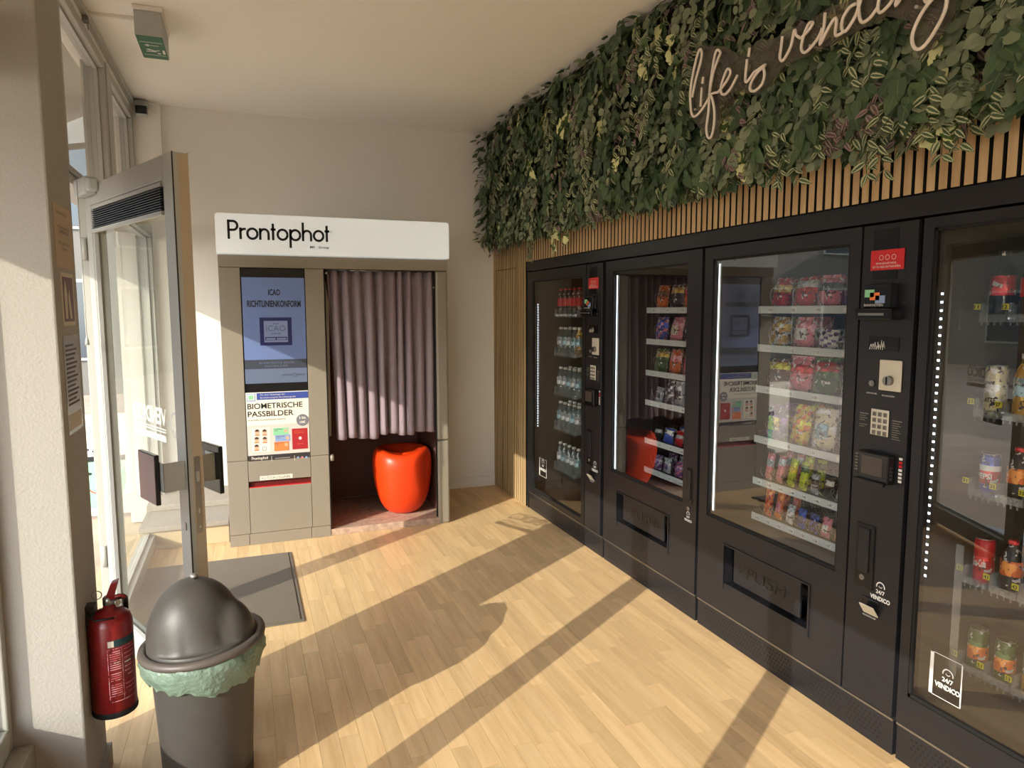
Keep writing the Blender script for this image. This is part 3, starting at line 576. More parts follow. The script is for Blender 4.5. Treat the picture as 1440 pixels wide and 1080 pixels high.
# fascia over the machines
struct(box('trim_10', X1, 2.9, 0.3, 4.874, 1.79, 1.858, 'black_steel', bevel=0.002))
struct(MB().box(X1 + 0.004, X1 + 0.05, 4.857, 4.874, 0.0, 1.79).build('trim_11', 'black_steel'))

# ---- trays, spirals and snacks
def helix_mesh(r, turns, L):
    b = MB(); n = turns * 12
    b.tube([(L * i / n, r * math.sin(2 * math.pi * i / 12), r * 1.0 + r * math.cos(2 * math.pi * i / 12)) for i in range(n + 1)], 0.0016, 4)
    tm = b.build('spiral', 'steel', None, (0, 0, 0)); me = tm.data; bpy.data.objects.remove(tm); return me
HX = {0.14: helix_mesh(0.042, 6, 0.42), 0.07: helix_mesh(0.027, 7, 0.42), 0.105: helix_mesh(0.036, 6, 0.42)}
XT = 2.19
def tray(t, y1, y0, z, pitch, num):
    tr = MB().box(XT + 0.002, 2.80, y0, y1, z - 0.012, z - 0.006).box(XT + 0.01, 2.80, y1 - 0.003, y1, z - 0.012, z + 0.02).box(XT + 0.01, 2.80, y0, y0 + 0.003, z - 0.012, z + 0.02).build('product_tray', 'inner_dark', t)
    box('price_rail', XT - 0.004, XT + 0.002, y0, y1, z - 0.028, z + 0.004, 'rail_white', tr, bevel=0.001)
    y = y1 - pitch / 2 - 0.01; k = 0; ys = []
    while y > y0 + pitch * 0.4:
        link(HX[pitch], 'spiral', tr, (XT + 0.01, y, z))
        tg = box('number_tag', XT - 0.0052, XT - 0.004, y - 0.014, y + 0.014, z - 0.022, z - 0.004, 'white_print', tr)
        if y > y0 + (y1 - y0) * 0.25: text(str(num + k), (XT - 0.0054, y + 0.011, z - 0.019), RY, UZ, 0.022, 0.012, 'ink_black', tr, 'tag_number', 0.02)
        ys.append(y); y -= pitch; k += 1
    return ys
COL = {'red': (190, 30, 34), 'orange': (226, 110, 40), 'yellow': (228, 196, 60), 'lime': (186, 200, 40), 'green': (60, 92, 40), 'blue': (50, 80, 170), 'navy': (24, 32, 90), 'purple': (120, 80, 140), 'pink': (226, 130, 140),
       'white': (226, 222, 214), 'black': (34, 30, 32), 'brown': (96, 58, 36), 'gold': (196, 150, 70), 'cream': (226, 214, 176), 'silver': (170, 172, 176), 'teal': (130, 158, 168)}
def foil(name, c):
    m = mat(name, c, 0.3, 0.2, bump=(70, 0.35)); n = m.node_tree; b = n.nodes['Principled BSDF']; L = n.links.new
    tc = n.nodes.new('ShaderNodeTexCoord'); col = None
    for sc, hi, lim in ((38, (0.80, 0.76, 0.70, 1), 0.60), (64, (0.03, 0.03, 0.035, 1), 0.60), (22, tuple(min(1, x * 2.2 + 0.05) for x in srgb(*c)[:3]) + (1,), 0.56)):
        nz = n.nodes.new('ShaderNodeTexNoise'); nz.inputs['Scale'].default_value = sc; nz.inputs['Detail'].default_value = 3; L(tc.outputs['Object'], nz.inputs['Vector'])
        g = n.nodes.new('ShaderNodeMath'); g.operation = 'GREATER_THAN'; g.inputs[1].default_value = lim; L(nz.outputs[0], g.inputs[0])
        mx = n.nodes.new('ShaderNodeMix'); mx.data_type = 'RGBA'; mx.inputs[7].default_value = hi; L(g.outputs[0], mx.inputs[0])
        if col is None: mx.inputs[6].default_value = srgb(*c)
        else: L(col, mx.inputs[6])
        col = mx.outputs[2]
    L(col, b.inputs['Base Color'])
for k, c in COL.items(): foil('foil_' + k, c)
def bag_mesh(w_, h_, d_, c1, c2, band):
    b = MB(); nx, nz = 6, 9; vs = []; idx = {}
    for side in (-1, 1):
        for j in range(nz):
            v = j / (nz - 1); 
            for i in range(nx):
                u = i / (nx - 1); prof = (1 - (2 * u - 1) ** 4) * (math.sin(math.pi * min(max((v - 0.06) / 0.88, 0), 1)) ** 0.55 if 0.06 < v < 0.94 else 0)
                idx[side, i, j] = len(vs); vs.append((side * (d_ / 2 * prof + 0.0006), (u - 0.5) * w_ * (1 - 0.05 * math.sin(math.pi * v)), v * h_))
    fs = []; ms = []
    for side in (-1, 1):
        for j in range(nz - 1):
            for i in range(nx - 1):
                q = [idx[side, i, j], idx[side, i + 1, j], idx[side, i + 1, j + 1], idx[side, i, j + 1]]
                fs.append(q if side == 1 else q[::-1])
                ms.append(1 if (side == -1 and ((band == 0 and j in (4, 5)) or (band == 1 and j in (2, 3, 4) and 1 <= i <= 3) or (band == 2 and j >= 5 and j < 7) or (band == 3 and (i + j) % 3 == 0))) else 0)
    for i in range(nx - 1):
        for j in (0, nz - 1):
            q = [idx[-1, i, j], idx[-1, i + 1, j], idx[1, i + 1, j], idx[1, i, j]]; fs.append(q); ms.append(0)
    for j in range(nz - 1):
        for i in (0, nx - 1):
            q = [idx[-1, i, j], idx[-1, i, j + 1], idx[1, i, j + 1], idx[1, i, j]]; fs.append(q); ms.append(0)
    b.v = vs; b.f = fs; b.m = ms; b.sm = [True] * len(fs)
    tm = b.build('snack_bag', ['foil_' + c1, 'foil_' + c2], None, (0, 0, 0)); me = tm.data; bpy.data.objects.remove(tm); return me
ORD = ['first', 'second', 'third', 'fourth', 'fifth', 'sixth', 'seventh', 'eighth', 'ninth']
SH = ['top', 'second', 'third', 'fourth', 'fifth', 'bottom']
BM = {}
def snack_row(t, who, y1, y0, z, pitch, row, items, num):
    ys = tray(t, y1, y0, z, pitch, num)
    for k, (y, it) in enumerate(zip(ys, items)):
        if not it: continue
        kind, c1, c2 = it
        wd, ht, dp = {'bag': (pitch * 0.93, 0.135, 0.045), 'tall': (pitch * 0.9, 0.155, 0.04), 'small': (pitch * 0.8, 0.085, 0.03), 'bar': (0.05, 0.125, 0.02), 'mini': (0.05, 0.085, 0.022)}[kind]
        if kind in ('bag', 'tall') and row == 3 and who != 'dark': ht += 0.02
        nm, noun, cat = {'bag': ('snack_bag', 'snack bag', 'snack bag'), 'tall': ('snack_bag', 'tall snack pouch', 'snack bag'), 'small': ('sweet_packet', 'small sweet packet', 'sweets'), 'bar': ('snack_bar', 'snack bar', 'snack bar'), 'mini': ('sweet_packet', 'small sweet packet', 'sweets')}[kind]
        band = (k * 2 + row * 3) % 4; key = (wd, ht, dp, c1, c2, band)
        if key not in BM: BM[key] = bag_mesh(wd, ht, dp, c1, c2, band)
        for dd in range(2):
            if dd and kind == 'mini': continue
            L = (XT + 0.045 + dd * 0.10, y + random.uniform(-0.004, 0.004), z - 0.005)
            o = bpy.data.objects.new(nm, BM[key]); C.objects.link(o); o.location = L; o.rotation_euler = (random.uniform(-0.06, 0.06), 0.16 + random.uniform(-0.05, 0.08), random.uniform(-0.12, 0.12))
            where = 'wide snack machine' if who == 'wide' else 'narrower snack machine'
            pos = '%s slot of %s tray, %s' % (ORD[k], SH[row], where)
            tag(o, ('%s and %s %s at front, ' % (c1, c2, noun) if not dd else '%s and %s %s behind, ' % (c1, c2, noun)) + pos, cat, 'snacks in the ' + ('wide' if who == 'wide' else 'second') + ' vending machine')
Z3 = (1.514, 1.342, 1.155, 0.924, 0.728, 0.560)
R3 = [(0.14, [('bag', 'red', 'gold'), ('bag', 'red', 'white'), ('bag', 'pink', 'black'), ('bag', 'purple', 'silver')]),
      (0.14, [('bag', 'gold', 'white'), ('bag', 'pink', 'white'), ('small', 'white', 'purple'), ('small', 'cream', 'black')]),
      (0.14, [('bag', 'brown', 'yellow'), ('tall', 'pink', 'red'), ('tall', 'green', 'red'), ('bag', 'white', 'brown')]),
      (0.14, [('bag', 'purple', 'gold'), ('tall', 'yellow', 'orange'), ('tall', 'cream', 'teal'), ('bag', 'gold', 'cream')]),
      (0.07, [('bar', 'pink', 'silver'), ('bar', 'pink', 'white'), ('bar', 'lime', 'yellow'), ('bar', 'lime', 'green'), ('mini', 'silver', 'black'), ('mini', 'black', 'white'), ('mini', 'silver', 'red'), ('bar', 'brown', 'gold')]),
      (0.07, [('bar', 'orange', 'red'), ('bar', 'orange', 'pink'), ('mini', 'white', 'silver'), ('mini', 'blue', 'navy'), ('mini', 'navy', 'blue'), ('mini', 'pink', 'white'), ('bar', 'orange', 'yellow'), ('bar', 'red', 'white')])]
for r, (p, it) in enumerate(R3): snack_row(m3, 'wide', 2.585, 1.92, Z3[r], p, r, it, 101 + r * 10)
Z2 = (1.513, 1.334, 1.153, 0.979, 0.753, 0.580)
R2 = [(0.14, [('bag', 'orange', 'brown'), ('bag', 'black', 'gold'), ('bag', 'orange', 'red'), ('bag', 'red', 'white')]),
      (0.14, [('bag', 'blue', 'pink'), ('bag', 'pink', 'cream'), ('bag', 'navy', 'white'), ('bag', 'red', 'silver')]),
      (0.14, [('bag', 'green', 'gold'), ('bag', 'orange', 'pink'), ('bag', 'pink', 'red'), ('bag', 'red', 'gold')]),
      (0.105, [('small', 'silver', 'black'), ('bag', 'black', 'silver'), ('bag', 'silver', 'black'), ('small', 'black', 'white'), ('small', 'silver', 'red')]),
      (0.105, [('small', 'black', 'silver'), ('small', 'blue', 'white'), ('small', 'red', 'silver'), ('small', 'black', 'red'), ('small', 'silver', 'red')]),
      (0.105, [('small', 'purple', 'silver'), ('small', 'silver', 'purple'), ('small', 'purple', 'pink'), ('small', 'silver', 'black'), ('small', 'black', 'purple')])]
for r, (p, it) in enumerate(R2): snack_row(m2, 'dark', 3.53, 2.87, Z2[r], p, r, it, 101 + r * 10)

# ---- drinks
def bottle(name, body, cap, lab, h=0.20, r=0.030):
    t = bpy.data.objects.new(name, None); C.objects.link(t); WL[t.name] = Vector((0, 0, 0)); t.empty_display_size = 0.03
    MB().lathe([(r * 0.8, 0), (r, 0.008), (r, h * 0.28), (r * 0.93, h * 0.34), (r, h * 0.4), (r, h * 0.62), (r * 0.85, h * 0.74), (r * 0.42, h * 0.88), (r * 0.4, h * 0.93)], n=14).build('bottle_body', body, t)
    MB().lathe([(r * 0.47, h * 0.925), (r * 0.47, h)], n=12).build('cap', cap, t)
    if lab: MB().lathe([(r * 1.015, h * 0.36), (r * 1.015, h * 0.64)], n=14, cap=False).build('label_wrap', lab, t)
    return t
def can(name, body, band, h=0.135, r=0.029):
    t = bpy.data.objects.new(name, None); C.objects.link(t); WL[t.name] = Vector((0, 0, 0)); t.empty_display_size = 0.03
    MB().lathe([(r * 0.8, 0), (r, 0.008), (r, h * 0.92), (r * 0.86, h)], n=20).build('can_body', body, t)
    MB().lathe([(r * 0.88, h * 0.985), (r * 0.88, h * 1.01), (r * 0.8, h * 1.0)], n=20).build('can_lid', 'alu', t)
    MB().lathe([(r * 1.012, h * 0.3), (r * 1.012, h * 0.62)], n=20, cap=False).build('label_wrap', band, t)
    return t
PR = {'cola': bottle('drink_bottle', 'foil_black', 'red_print', 'red_print'), 'cherry': bottle('drink_bottle', 'foil_brown', 'red_print', 'red_print'), 'water': bottle('drink_bottle', 'bottle_clear', 'white_print', 'foil_silver'),
      'tea': bottle('drink_bottle', 'foil_gold', 'white_print', 'foil_teal'), 'clear': bottle('drink_bottle', 'bottle_clear', 'white_print', 'foil_teal'), 'big_cola': bottle('drink_bottle', 'black_gloss', 'foil_black', 'foil_red', 0.215, 0.034)}
NAME = {'cola': 'dark cola bottle', 'cherry': 'brown bottle with red label', 'water': 'clear water bottle', 'tea': 'golden tea bottle', 'clear': 'clear bottle with pale blue label', 'big_cola': 'dark bottle with broad red label'}
def holder(t, y, z, w_=0.074, tagtxt=None, lean=0):
    b = MB(); x = XT - 0.03; d = 0.09
    b.box(x - 0.002, x, y - w_ / 2, y + w_ / 2, z - 0.004, z + 0.02)
    b.box(x, x + d, y - w_ / 2, y - w_ / 2 + 0.002, z - 0.004, z + 0.05).box(x, x + d, y + w_ / 2 - 0.002, y + w_ / 2, z - 0.004, z + 0.05)
    b.box(x, x + d, y - w_ / 2, y + w_ / 2, z - 0.004, z - 0.001)
    h_ = b.build('drink_holder', 'clear_plastic', t)
    p = MB()
    for k in range(4): p.box(x - 0.006, x - 0.002, y + w_ * (-0.36 + 0.24 * k) - 0.002, y + w_ * (-0.36 + 0.24 * k) + 0.002, z - 0.014, z + 0.012)
    p.box(x + 0.0, x + 0.012, y + w_ / 2 - 0.008, y + w_ / 2 - 0.004, z + 0.02, z + 0.055)
    p.build('holder_prong', 'clear_plastic', h_)
    if tagtxt:
        q = box('number_tag', x - 0.010, x - 0.007, y + w_ / 2 - 0.006, y + w_ / 2 + 0.014, z + 0.034, z + 0.052, 'tag_yellow', h_)
        text(tagtxt, (x - 0.0102, y + w_ / 2 + 0.012, z + 0.037), RY, UZ, 0.015, 0.012, 'ink_black', h_, 'tag_number', 0.03)
def place(proto, used, loc, label, group, cat):
    o = proto if not used else copy_tree(proto)
    o.location = loc; tag(o, label, cat, group); return o
used = set()
ZD1 = (1.462, 1.180, 0.886, 0.628, 0.32); KD = [['cola', 'cola', 'cola', 'cherry', 'cherry'], ['water', 'clear', 'water', 'clear', 'tea'], ['water', 'water', 'clear', 'water', 'clear'], ['clear', 'water', 'water', 'clear', 'water'], ['water', 'clear', 'water', 'water', 'clear']]
for r, z in enumerate(ZD1):
    sf = box('product_shelf', XT + 0.06, 2.8, 3.96, 4.815, z - 0.014, z - 0.005, 'inner_dark', m1)
    for k in range(5):
        y = 4.76 - 0.037 - k * 0.076; kd = KD[r][k]
        holder(m1, y, z)
        place(PR[kd], kd in used, (XT + 0.008, y, z), '%s, %s in the %s row, leftmost drinks machine' % (NAME[kd], ORD[k], ['top', 'second', 'middle', 'fourth', 'bottom'][r]), 'bottles in the leftmost drinks machine', 'bottle'); used.add(kd)
        if r < 4:
            o = copy_tree(PR[kd]); o.location = (XT + 0.085, y, z); tag(o, '%s behind the %s one, %s row, leftmost drinks machine' % (NAME[kd], ORD[k], ['top', 'second', 'middle', 'fourth', 'bottom'][r]), 'bottle', 'bottles in the leftmost drinks machine')
pepsi = can('drink_can', 'foil_blue', 'foil_red'); coke = can('drink_can', 'red_print', 'foil_red', 0.15); cream = can('drink_can', 'foil_cream', 'foil_cream', 0.16, 0.031); multi = can('drink_can', 'foil_green', 'foil_orange', 0.14); spezi = bottle('drink_bottle', 'foil_black', 'foil_red', 'foil_orange', 0.17, 0.031)
def on_can(t, s, z, h, m='white_print', r=0.0297, wd=0.046, b=0.03):  # lettering wrapped on the front of a can
    o = text(s, (0, wd / 2, z), RY, UZ, wd, h, m, t, 'lettering', b); me = o.data
    for v in me.vertices:
        a = v.co.y / r; v.co.x = -r * math.cos(a) - 0.0003; v.co.y = r * math.sin(a)
on_can(pepsi, 'PEPSI', 0.056, 0.018); on_can(coke, 'Coca-Cola', 0.06, 0.026, wd=0.048); on_can(cream, 'CAFE', 0.10, 0.010, 'ink_black', 0.0318, 0.03); on_can(cream, 'LATTE', 0.045, 0.014, 'ink_black', 0.0318, 0.04)
MB().lathe([(0.0294, 0.082), (0.0294, 0.1)], n=20, cap=False).build('white_band', 'white_print', pepsi)
big = PR['big_cola']
ROW4 = [(1.466, [(big, 'dark bottle with broad red label', '11'), (PR['cola'], 'dark cola bottle with red label', '12'), (PR['cherry'], 'brown bottle with red label', '13')]),
        (1.168, [(cream, 'tall cream iced coffee can', '21'), (PR['tea'], 'golden tea bottle with pale blue label', '27'), (cream, 'tall cream iced coffee can', '23')]),
        (0.912, [(pepsi, 'blue cola can with red and white bands', '31'), (spezi, 'dark bottle with orange label and red cap', '31'), (pepsi, 'blue cola can with red and white bands', '33')]),
        (0.622, [(coke, 'red cola can with white script', '41'), (spezi, 'dark bottle with orange label and red cap', '41'), (coke, 'red cola can with white script', '43')]),
        (0.33, [(multi, 'green can with orange band', '51'), (multi, 'green can with orange band', '51'), (PR['tea'], 'golden tea bottle with pale blue label', '53')])]
u4 = set(['cola'])
seen = {id(PR[k]) for k in used}
for r, (z, its) in enumerate(ROW4):
    box('product_shelf', XT + 0.06, 2.8, 0.85, 1.52, z - 0.014, z - 0.005, 'inner_dark', m4)
    for k, (pr, lb, tg) in enumerate(its):
        y = 1.497 - k * 0.088; holder(m4, y, z, 0.082, tg)
        isb = 'bottle' in lb
        place(pr, id(pr) in seen, (XT + 0.008, y, z), '%s, %s in %s row, nearest drinks machine' % (lb, ORD[k], ['top', 'second', 'middle', 'fourth', 'bottom'][r]), 'drinks in the nearest drinks machine', 'bottle' if isb else 'can'); seen.add(id(pr))
# display panel of the nearest drinks machine
box('delivery_tube', X1 + 0.05, X1 + 0.053, 1.45, 1.475, 0.36, 0.78, 'clear_plastic', m4)
box('rear_baffle', 2.45, 2.47, 0.85, 1.3, 0.35, 1.7, 'inner_brown', m1) if False else None

# ================================================================== PHOTO BOOTH
BY = 4.70
RX = (1, 0, 0)
bt = thing('photo_booth', 'beige passport photo booth with illuminated Prontophot sign and mauve curtain against back wall', 'photo booth', (0.6, 5.1, 0))
B = lambda nm, x0, x1, z0, z1, m='booth_shell', y0=BY, y1=BY + 0.03, p=bt, bv=0.002: box(nm, x0, x1, y0, y1, z0, z1, m, p, bevel=bv)
# carcass
MB().box(-0.128, 0.495, BY + 0.031, 5.50, 0.0, 1.84).build('machine_cabinet', 'seam_dark', bt)
MB().box(-0.13, -0.125, BY + 0.03, 5.52, 0.15, 1.84).box(1.285, 1.322, BY + 0.03, 5.52, 0.0, 1.84).box(-0.13, 1.322, 5.50, 5.53, 0.15, 1.84).box(-0.128, 1.322, BY + 0.03, 5.52, 1.84, 1.85).build('outer_wall', 'booth_shell', bt)
MB().box(0.496, 0.502, BY + 0.03, 5.49, 0.05, 1.83).box(1.279, 1.285, BY + 0.06, 5.49, 0.05, 1.83).box(0.50, 1.285, 5.485, 5.495, 0.05, 1.83).box(0.50, 1.285, BY + 0.03, 5.49, 1.83, 1.835).build('inner_wall', 'booth_inner', bt)
box('booth_floor', 0.497, 1.285, BY + 0.004, 5.49, 0.0, 0.045, 'booth_floor', bt, bevel=0.003)
for a, b_ in ((-0.130, -0.0145), (-0.0120, 0.3715), (0.3740, 0.497)): B('plinth_panel', a, b_, 0.0, 0.0735)
B('side_panel', -0.130, -0.0065, 0.076, 0.5530); B('side_panel', -0.130, -0.0065, 0.5555, 1.7700)
B('side_panel', 0.3815, 0.497, 0.076, 0.5530); B('side_panel', 0.3815, 0.497, 0.5555, 1.7700)
B('lower_panel', -0.0040, 0.3790, 0.076, 0.3740); B('output_panel', -0.0040, 0.3790, 0.4160, 0.5490)
B('photo_slot', -0.004, 0.379, 0.3745, 0.4155, 'slot_red', BY + 0.025, BY + 0.03, bv=0)
B('slot_lip', -0.004, 0.379, 0.3735, 0.3775, 'red_print', BY + 0.001, BY + 0.03, bv=0)
B('screen_bezel', -0.004, 0.379, 0.55, 1.77, 'black_gloss', BY + 0.010, BY + 0.03)
B('header_beam', -0.130, 1.325, 1.773, 1.846)
# right post
MB().box(1.240, 1.325, BY, BY + 0.06, 0.60, 1.772).box(1.240, 1.325, BY, BY + 0.06, 0.0, 0.5975).build('door_post', 'booth_shell', bt, bevel=0.014)
MB().box(1.232, 1.2398, BY + 0.012, BY + 0.03, 0.05, 1.77).build('post_edge', 'seam_dark', bt)
MB().box(0.498, 0.503, BY, BY + 0.03, 0.05, 1.76).build('opening_edge', 'seam_dark', bt)
MB().add([(0.508, BY + 0.05, 0.67), (0.524, BY + 0.055, 0.67), (0.530, BY + 0.055, 1.55), (0.512, BY + 0.05, 1.70), (0.508, BY + 0.09, 0.67), (0.524, BY + 0.09, 0.67), (0.530, BY + 0.09, 1.55), (0.512, BY + 0.09, 1.70)], [(0, 1, 2, 3), (7, 6, 5, 4), (0, 4, 5, 1), (1, 5, 6, 2), (2, 6, 7, 3), (3, 7, 4, 0)]).build('lit_jamb_strip', 'booth_shell', bt)  # pale taper modelled after the light falling on the left inner jamb
MB().cyl((0.507, BY + 0.02, 0.53), (0.53, BY + 0.02, 0.53), 0.024, 16).build('seat_knob', 'booth_shell', bt)
# light box sign
sb = MB()
def rr(x0, x1, z0, z1, r, n=5):
    o = []
    for cx, cz, a in ((x1 - r, z1 - r, 0), (x0 + r, z1 - r, 90), (x0 + r, z0 + r * 0.2, 180), (x1 - r, z0 + r * 0.2, 270)):
        rr_ = r if a < 180 else r * 0.2
        cx2 = cx if a < 180 else (x0 + rr_ if a == 180 else x1 - rr_)
        o += [(cx2 + rr_ * math.cos(math.radians(a + 90 * i / n)), cz + rr_ * math.sin(math.radians(a + 90 * i / n))) for i in range(n + 1)]
    return o
sb.plate(rr(-0.135, 1.328, 1.853, 2.094, 0.02), (0, BY + 0.30, 0), RX, UZ, 0.335)
sgn = sb.build('light_box', 'sign_white', bt)
def prontophot(x, z, wd, o_y, parent, m='ink_black', s=None):
    # futura-like strokes, unit = x-height ; returns one object per letter
    w_ = 0.215; H = 1.62; D = -0.62; adv = 0; letters = []
    def put(paths, width):
        nonlocal adv; letters.append((adv, paths)); adv += width
    ring = lambda cx: arc(cx, 0.5, 0.43, 0, 360, 22)
    put([[(0, 0), (0, H)], [(0, H - w_ / 2), (0.38, H - w_ / 2)] + arc(0.38, H - w_ / 2 - 0.37, 0.37, 90, -90, 10) + [(0, H - w_ / 2 - 0.74)]], 1.0)
    put([[(0, 0), (0, 1)], arc(0.34, 0.5, 0.38, 155, 70, 6)], 0.58)
    put([ring(0.43)], 1.1)
    put([[(0, 0), (0, 1)], [(0, 0.5)] + arc(0.36, 0.55, 0.36, 170, 0, 10) + [(0.72, 0)]], 0.92)
    put([[(0.2, 0), (0.2, 1.42)], [(0, 0.92), (0.44, 0.92)]], 0.6)
    put([ring(0.43)], 1.12)
    put([[(0, D), (0, 1)], ring(0.44)], 1.13)
    put([[(0, 0), (0, H)], [(0, 0.5)] + arc(0.36, 0.55, 0.36, 170, 0, 10) + [(0.72, 0)]], 0.98)
    put([ring(0.43)], 0.98)
    put([[(0.2, 0), (0.2, 1.42)], [(0, 0.92), (0.44, 0.92)]], 0.48)
    k = wd / adv
    for a, paths in letters:
        b = MB()
        for p in paths: ribbon(b, [((a + q[0]) * k, q[1] * k * 1.06) for q in p], w_ * k, (x, o_y, z), RX, UZ, 0.0006)
        b.build('letter', m, parent)
    return k
prontophot(-0.060, 1.940, 0.600, BY - 0.036, sgn)
tx = lambda s, x, z, wd, ht, m, p, y=BY - 0.0006, bold=0.0, nm='lettering': text(s, (x, y, z), RX, UZ, wd, ht, m, p, nm, bold)
tx('ME · Group', 0.415, 1.893, 0.118, 0.019, 'ink_black', sgn, BY - 0.0362, 0.02); b_ = MB(); ribbon(b_, arc(0.548, 2.005, 0.007, 0, 360, 10), 0.0015, (0, BY - 0.036, 0), RX, UZ, 0.0006); b_.build('registered_mark', 'ink_black', sgn)
# screen
scr = box('display_screen', 0.0, 0.3755, BY + 0.004, BY + 0.010, 1.195, 1.712, 'screen_blue', bt); sy = BY + 0.0035
tx('ICAO', 0.155, 1.60, 0.072, 0.040, 'ink_black', scr, sy, 0.03); tx('RICHTLINIENKONFORM', 0.028, 1.527, 0.322, 0.042, 'ink_black', scr, sy, 0.03)
e_ = box('approval_emblem', 0.097, 0.290, sy - 0.0006, sy, 1.285, 1.462, 'ink_navy', scr); box('emblem_field', 0.122, 0.265, sy - 0.0012, sy - 0.0006, 1.305, 1.440, 'seal_pale', e_)
tx('ICAO', 0.135, 1.375, 0.117, 0.036, 'screen_low', e_, sy - 0.0012); tx('APPROVED', 0.165, 1.355, 0.06, 0.009, 'ink_navy', e_, sy - 0.0012); tx('2018', 0.175, 1.418, 0.035, 0.009, 'ink_navy', e_, sy - 0.0012)
box('emblem_bar', 0.128, 0.260, sy - 0.0014, sy - 0.001, 1.318, 1.338, 'ink_navy', e_); box('emblem_bar', 0.134, 0.190, sy - 0.0018, sy - 0.0014, 1.321, 1.332, 'seal_pale', e_); box('emblem_bar', 0.198, 0.254, sy - 0.0018, sy - 0.0014, 1.321, 1.332, 'seal_pale', e_)
box('screen_band', 0.0, 0.3755, BY + 0.004, BY + 0.010, 1.138, 1.1945, 'screen_band', bt); box('screen_footer', 0.0, 0.3755, BY + 0.004, BY + 0.010, 1.045, 1.1375, 'screen_low', bt)
tx('BIOMETRISCHE BILDER', 0.085, 1.168, 0.215, 0.012, 'screen_low', scr, sy); tx('PASSBILDER', 0.12, 1.148, 0.14, 0.012, 'screen_low', scr, sy); tx('PRONTO', 0.222, 1.090, 0.058, 0.008, 'ink_black', scr, sy); tx('PHOT', 0.318, 1.090, 0.045, 0.008, 'ink_black', scr, sy)
b_ = MB(); ribbon(b_, arc(0.299, 1.094, 0.012, 0, 360, 12), 0.002, (0, sy, 0), RX, UZ, 0.0005); b_.build('eye_symbol', 'ink_black', scr)
# poster
po = box('advert_poster', -0.003, 0.3785, BY + 0.002, BY + 0.010, 0.550, 0.988, 'poster_white', bt); py = BY + 0.0015
def PX(a): return -0.003 + (a - 155) / 785 * 0.381
def PZ(b, a=155): return 0.987 - (b - (120 - (a - 155) * 0.045)) / 850 * 0.437
def pb(nm, a0, a1, b0, b1, m, lv=0, p=po): return box(nm, PX(a0), PX(a1), py - 0.0006 * (lv + 1), py - 0.0006 * lv, PZ(b1, a0), PZ(b0, a0), m, p)
pb('blue_banner', 290, 938, 120, 205, 'poster_blue'); pb('seal', 165, 275, 128, 225, 'card_blue'); pb('seal_field', 176, 264, 138, 212, 'poster_white', 1)
pb('seal_crest', 190, 250, 150, 200, 'card_green', 2)
ty = py - 0.0008
tx('Mit dem Gütesiegel der', PX(335), PZ(155, 335), 0.150, 0.011, 'poster_white', po, ty); tx('Bundesinnung für Berufsfotografie', PX(335), PZ(190, 335), 0.215, 0.011, 'poster_white', po, ty)
tx('BIOMETRISCHE', PX(172), PZ(322, 172), 0.335, 0.036, 'ink_black', po, py, 0.014); tx('PASSBILDER', PX(172), PZ(420, 172), 0.278, 0.036, 'ink_black', po, py, 0.014)
tx('FÜR IHRE AUSWEISDOKUMENTE', PX(178), PZ(470, 178), 0.225, 0.011, 'ink_grey', po, py)
bd = MB().plate([(0.0385 * math.cos(i * math.pi / 12), 0.0385 * math.sin(i * math.pi / 12)) for i in range(24)], (PX(855), py + 0.0005, PZ(460, 855) + 0.001), RX, UZ, 0.003).build('price_badge', 'badge_grey', po)
tx('5 Stk.', PX(812), PZ(445, 812), 0.045, 0.016, 'poster_white', bd, py - 0.0026, 0.02); tx('10€', PX(820), PZ(500, 820), 0.034, 0.016, 'poster_white', bd, py - 0.0026, 0.02)
pb('picture_field', 155, 938, 525, 905, 'poster_grey')
ph = pb('photo_sheet', 215, 432, 560, 860, 'poster_white', 1)
for i, (a, b) in enumerate(((278, 610), (370, 610), (270, 705), (370, 705), (265, 800))):
    pb('portrait_background', a - 36, a + 36, b - 42, b + 42, 'poster_grey', 2, ph)
    q = MB().plate([(0.0115 * math.cos(k * math.pi / 8), 0.014 * math.sin(k * math.pi / 8)) for k in range(16)], (PX(a), py - 0.0018, PZ(b, a)), RX, UZ, 0.0006); q.build('portrait_face', 'skin', ph)
    q = MB().plate([(0.0125 * math.cos(k * math.pi / 8), 0.002 + 0.015 * math.sin(k * math.pi / 8)) for k in range(9)] , (PX(a), py - 0.0024, PZ(b, a) + 0.003), RX, UZ, 0.0004); q.build('portrait_hair', 'hair', ph)
    pb('portrait_shirt', a - 28, a + 28, b + 28, b + 42, 'card_orange', 3, ph)
q = MB()
for (a0, a1, b0, b1) in ((338, 385, 795, 799), (338, 385, 836, 840), (338, 342, 795, 840), (381, 385, 795, 840)): q.box(PX(a0), PX(a1), py - 0.0020, py - 0.0012, PZ(b1, a0), PZ(b0, a0))
q.build('code_frame', 'ink_black', ph)
for (a0, a1, b0, b1, m_, lv) in ((480, 668, 560, 650, 'card_green', 1), (500, 690, 650, 730, 'card_blue', 2), (485, 670, 735, 850, 'card_orange', 3)):
    cdd = pb('identity_card', a0, a1, b0, b1, m_, lv)
    w = a1 - a0
    pb('card_portrait', a1 - 52, a1 - 14, b0 + 14, b0 + 54, 'skin', lv + 1, cdd); pb('card_line', a0 + 14, a1 - 70, b0 + 12, b0 + 18, 'ink_grey', lv + 1, cdd); pb('card_line', a0 + 14, a0 + 60, b0 + 32, b0 + 37, 'ink_grey', lv + 1, cdd)
pp = pb('passport', 715, 915, 570, 835, 'passport_red', 1)
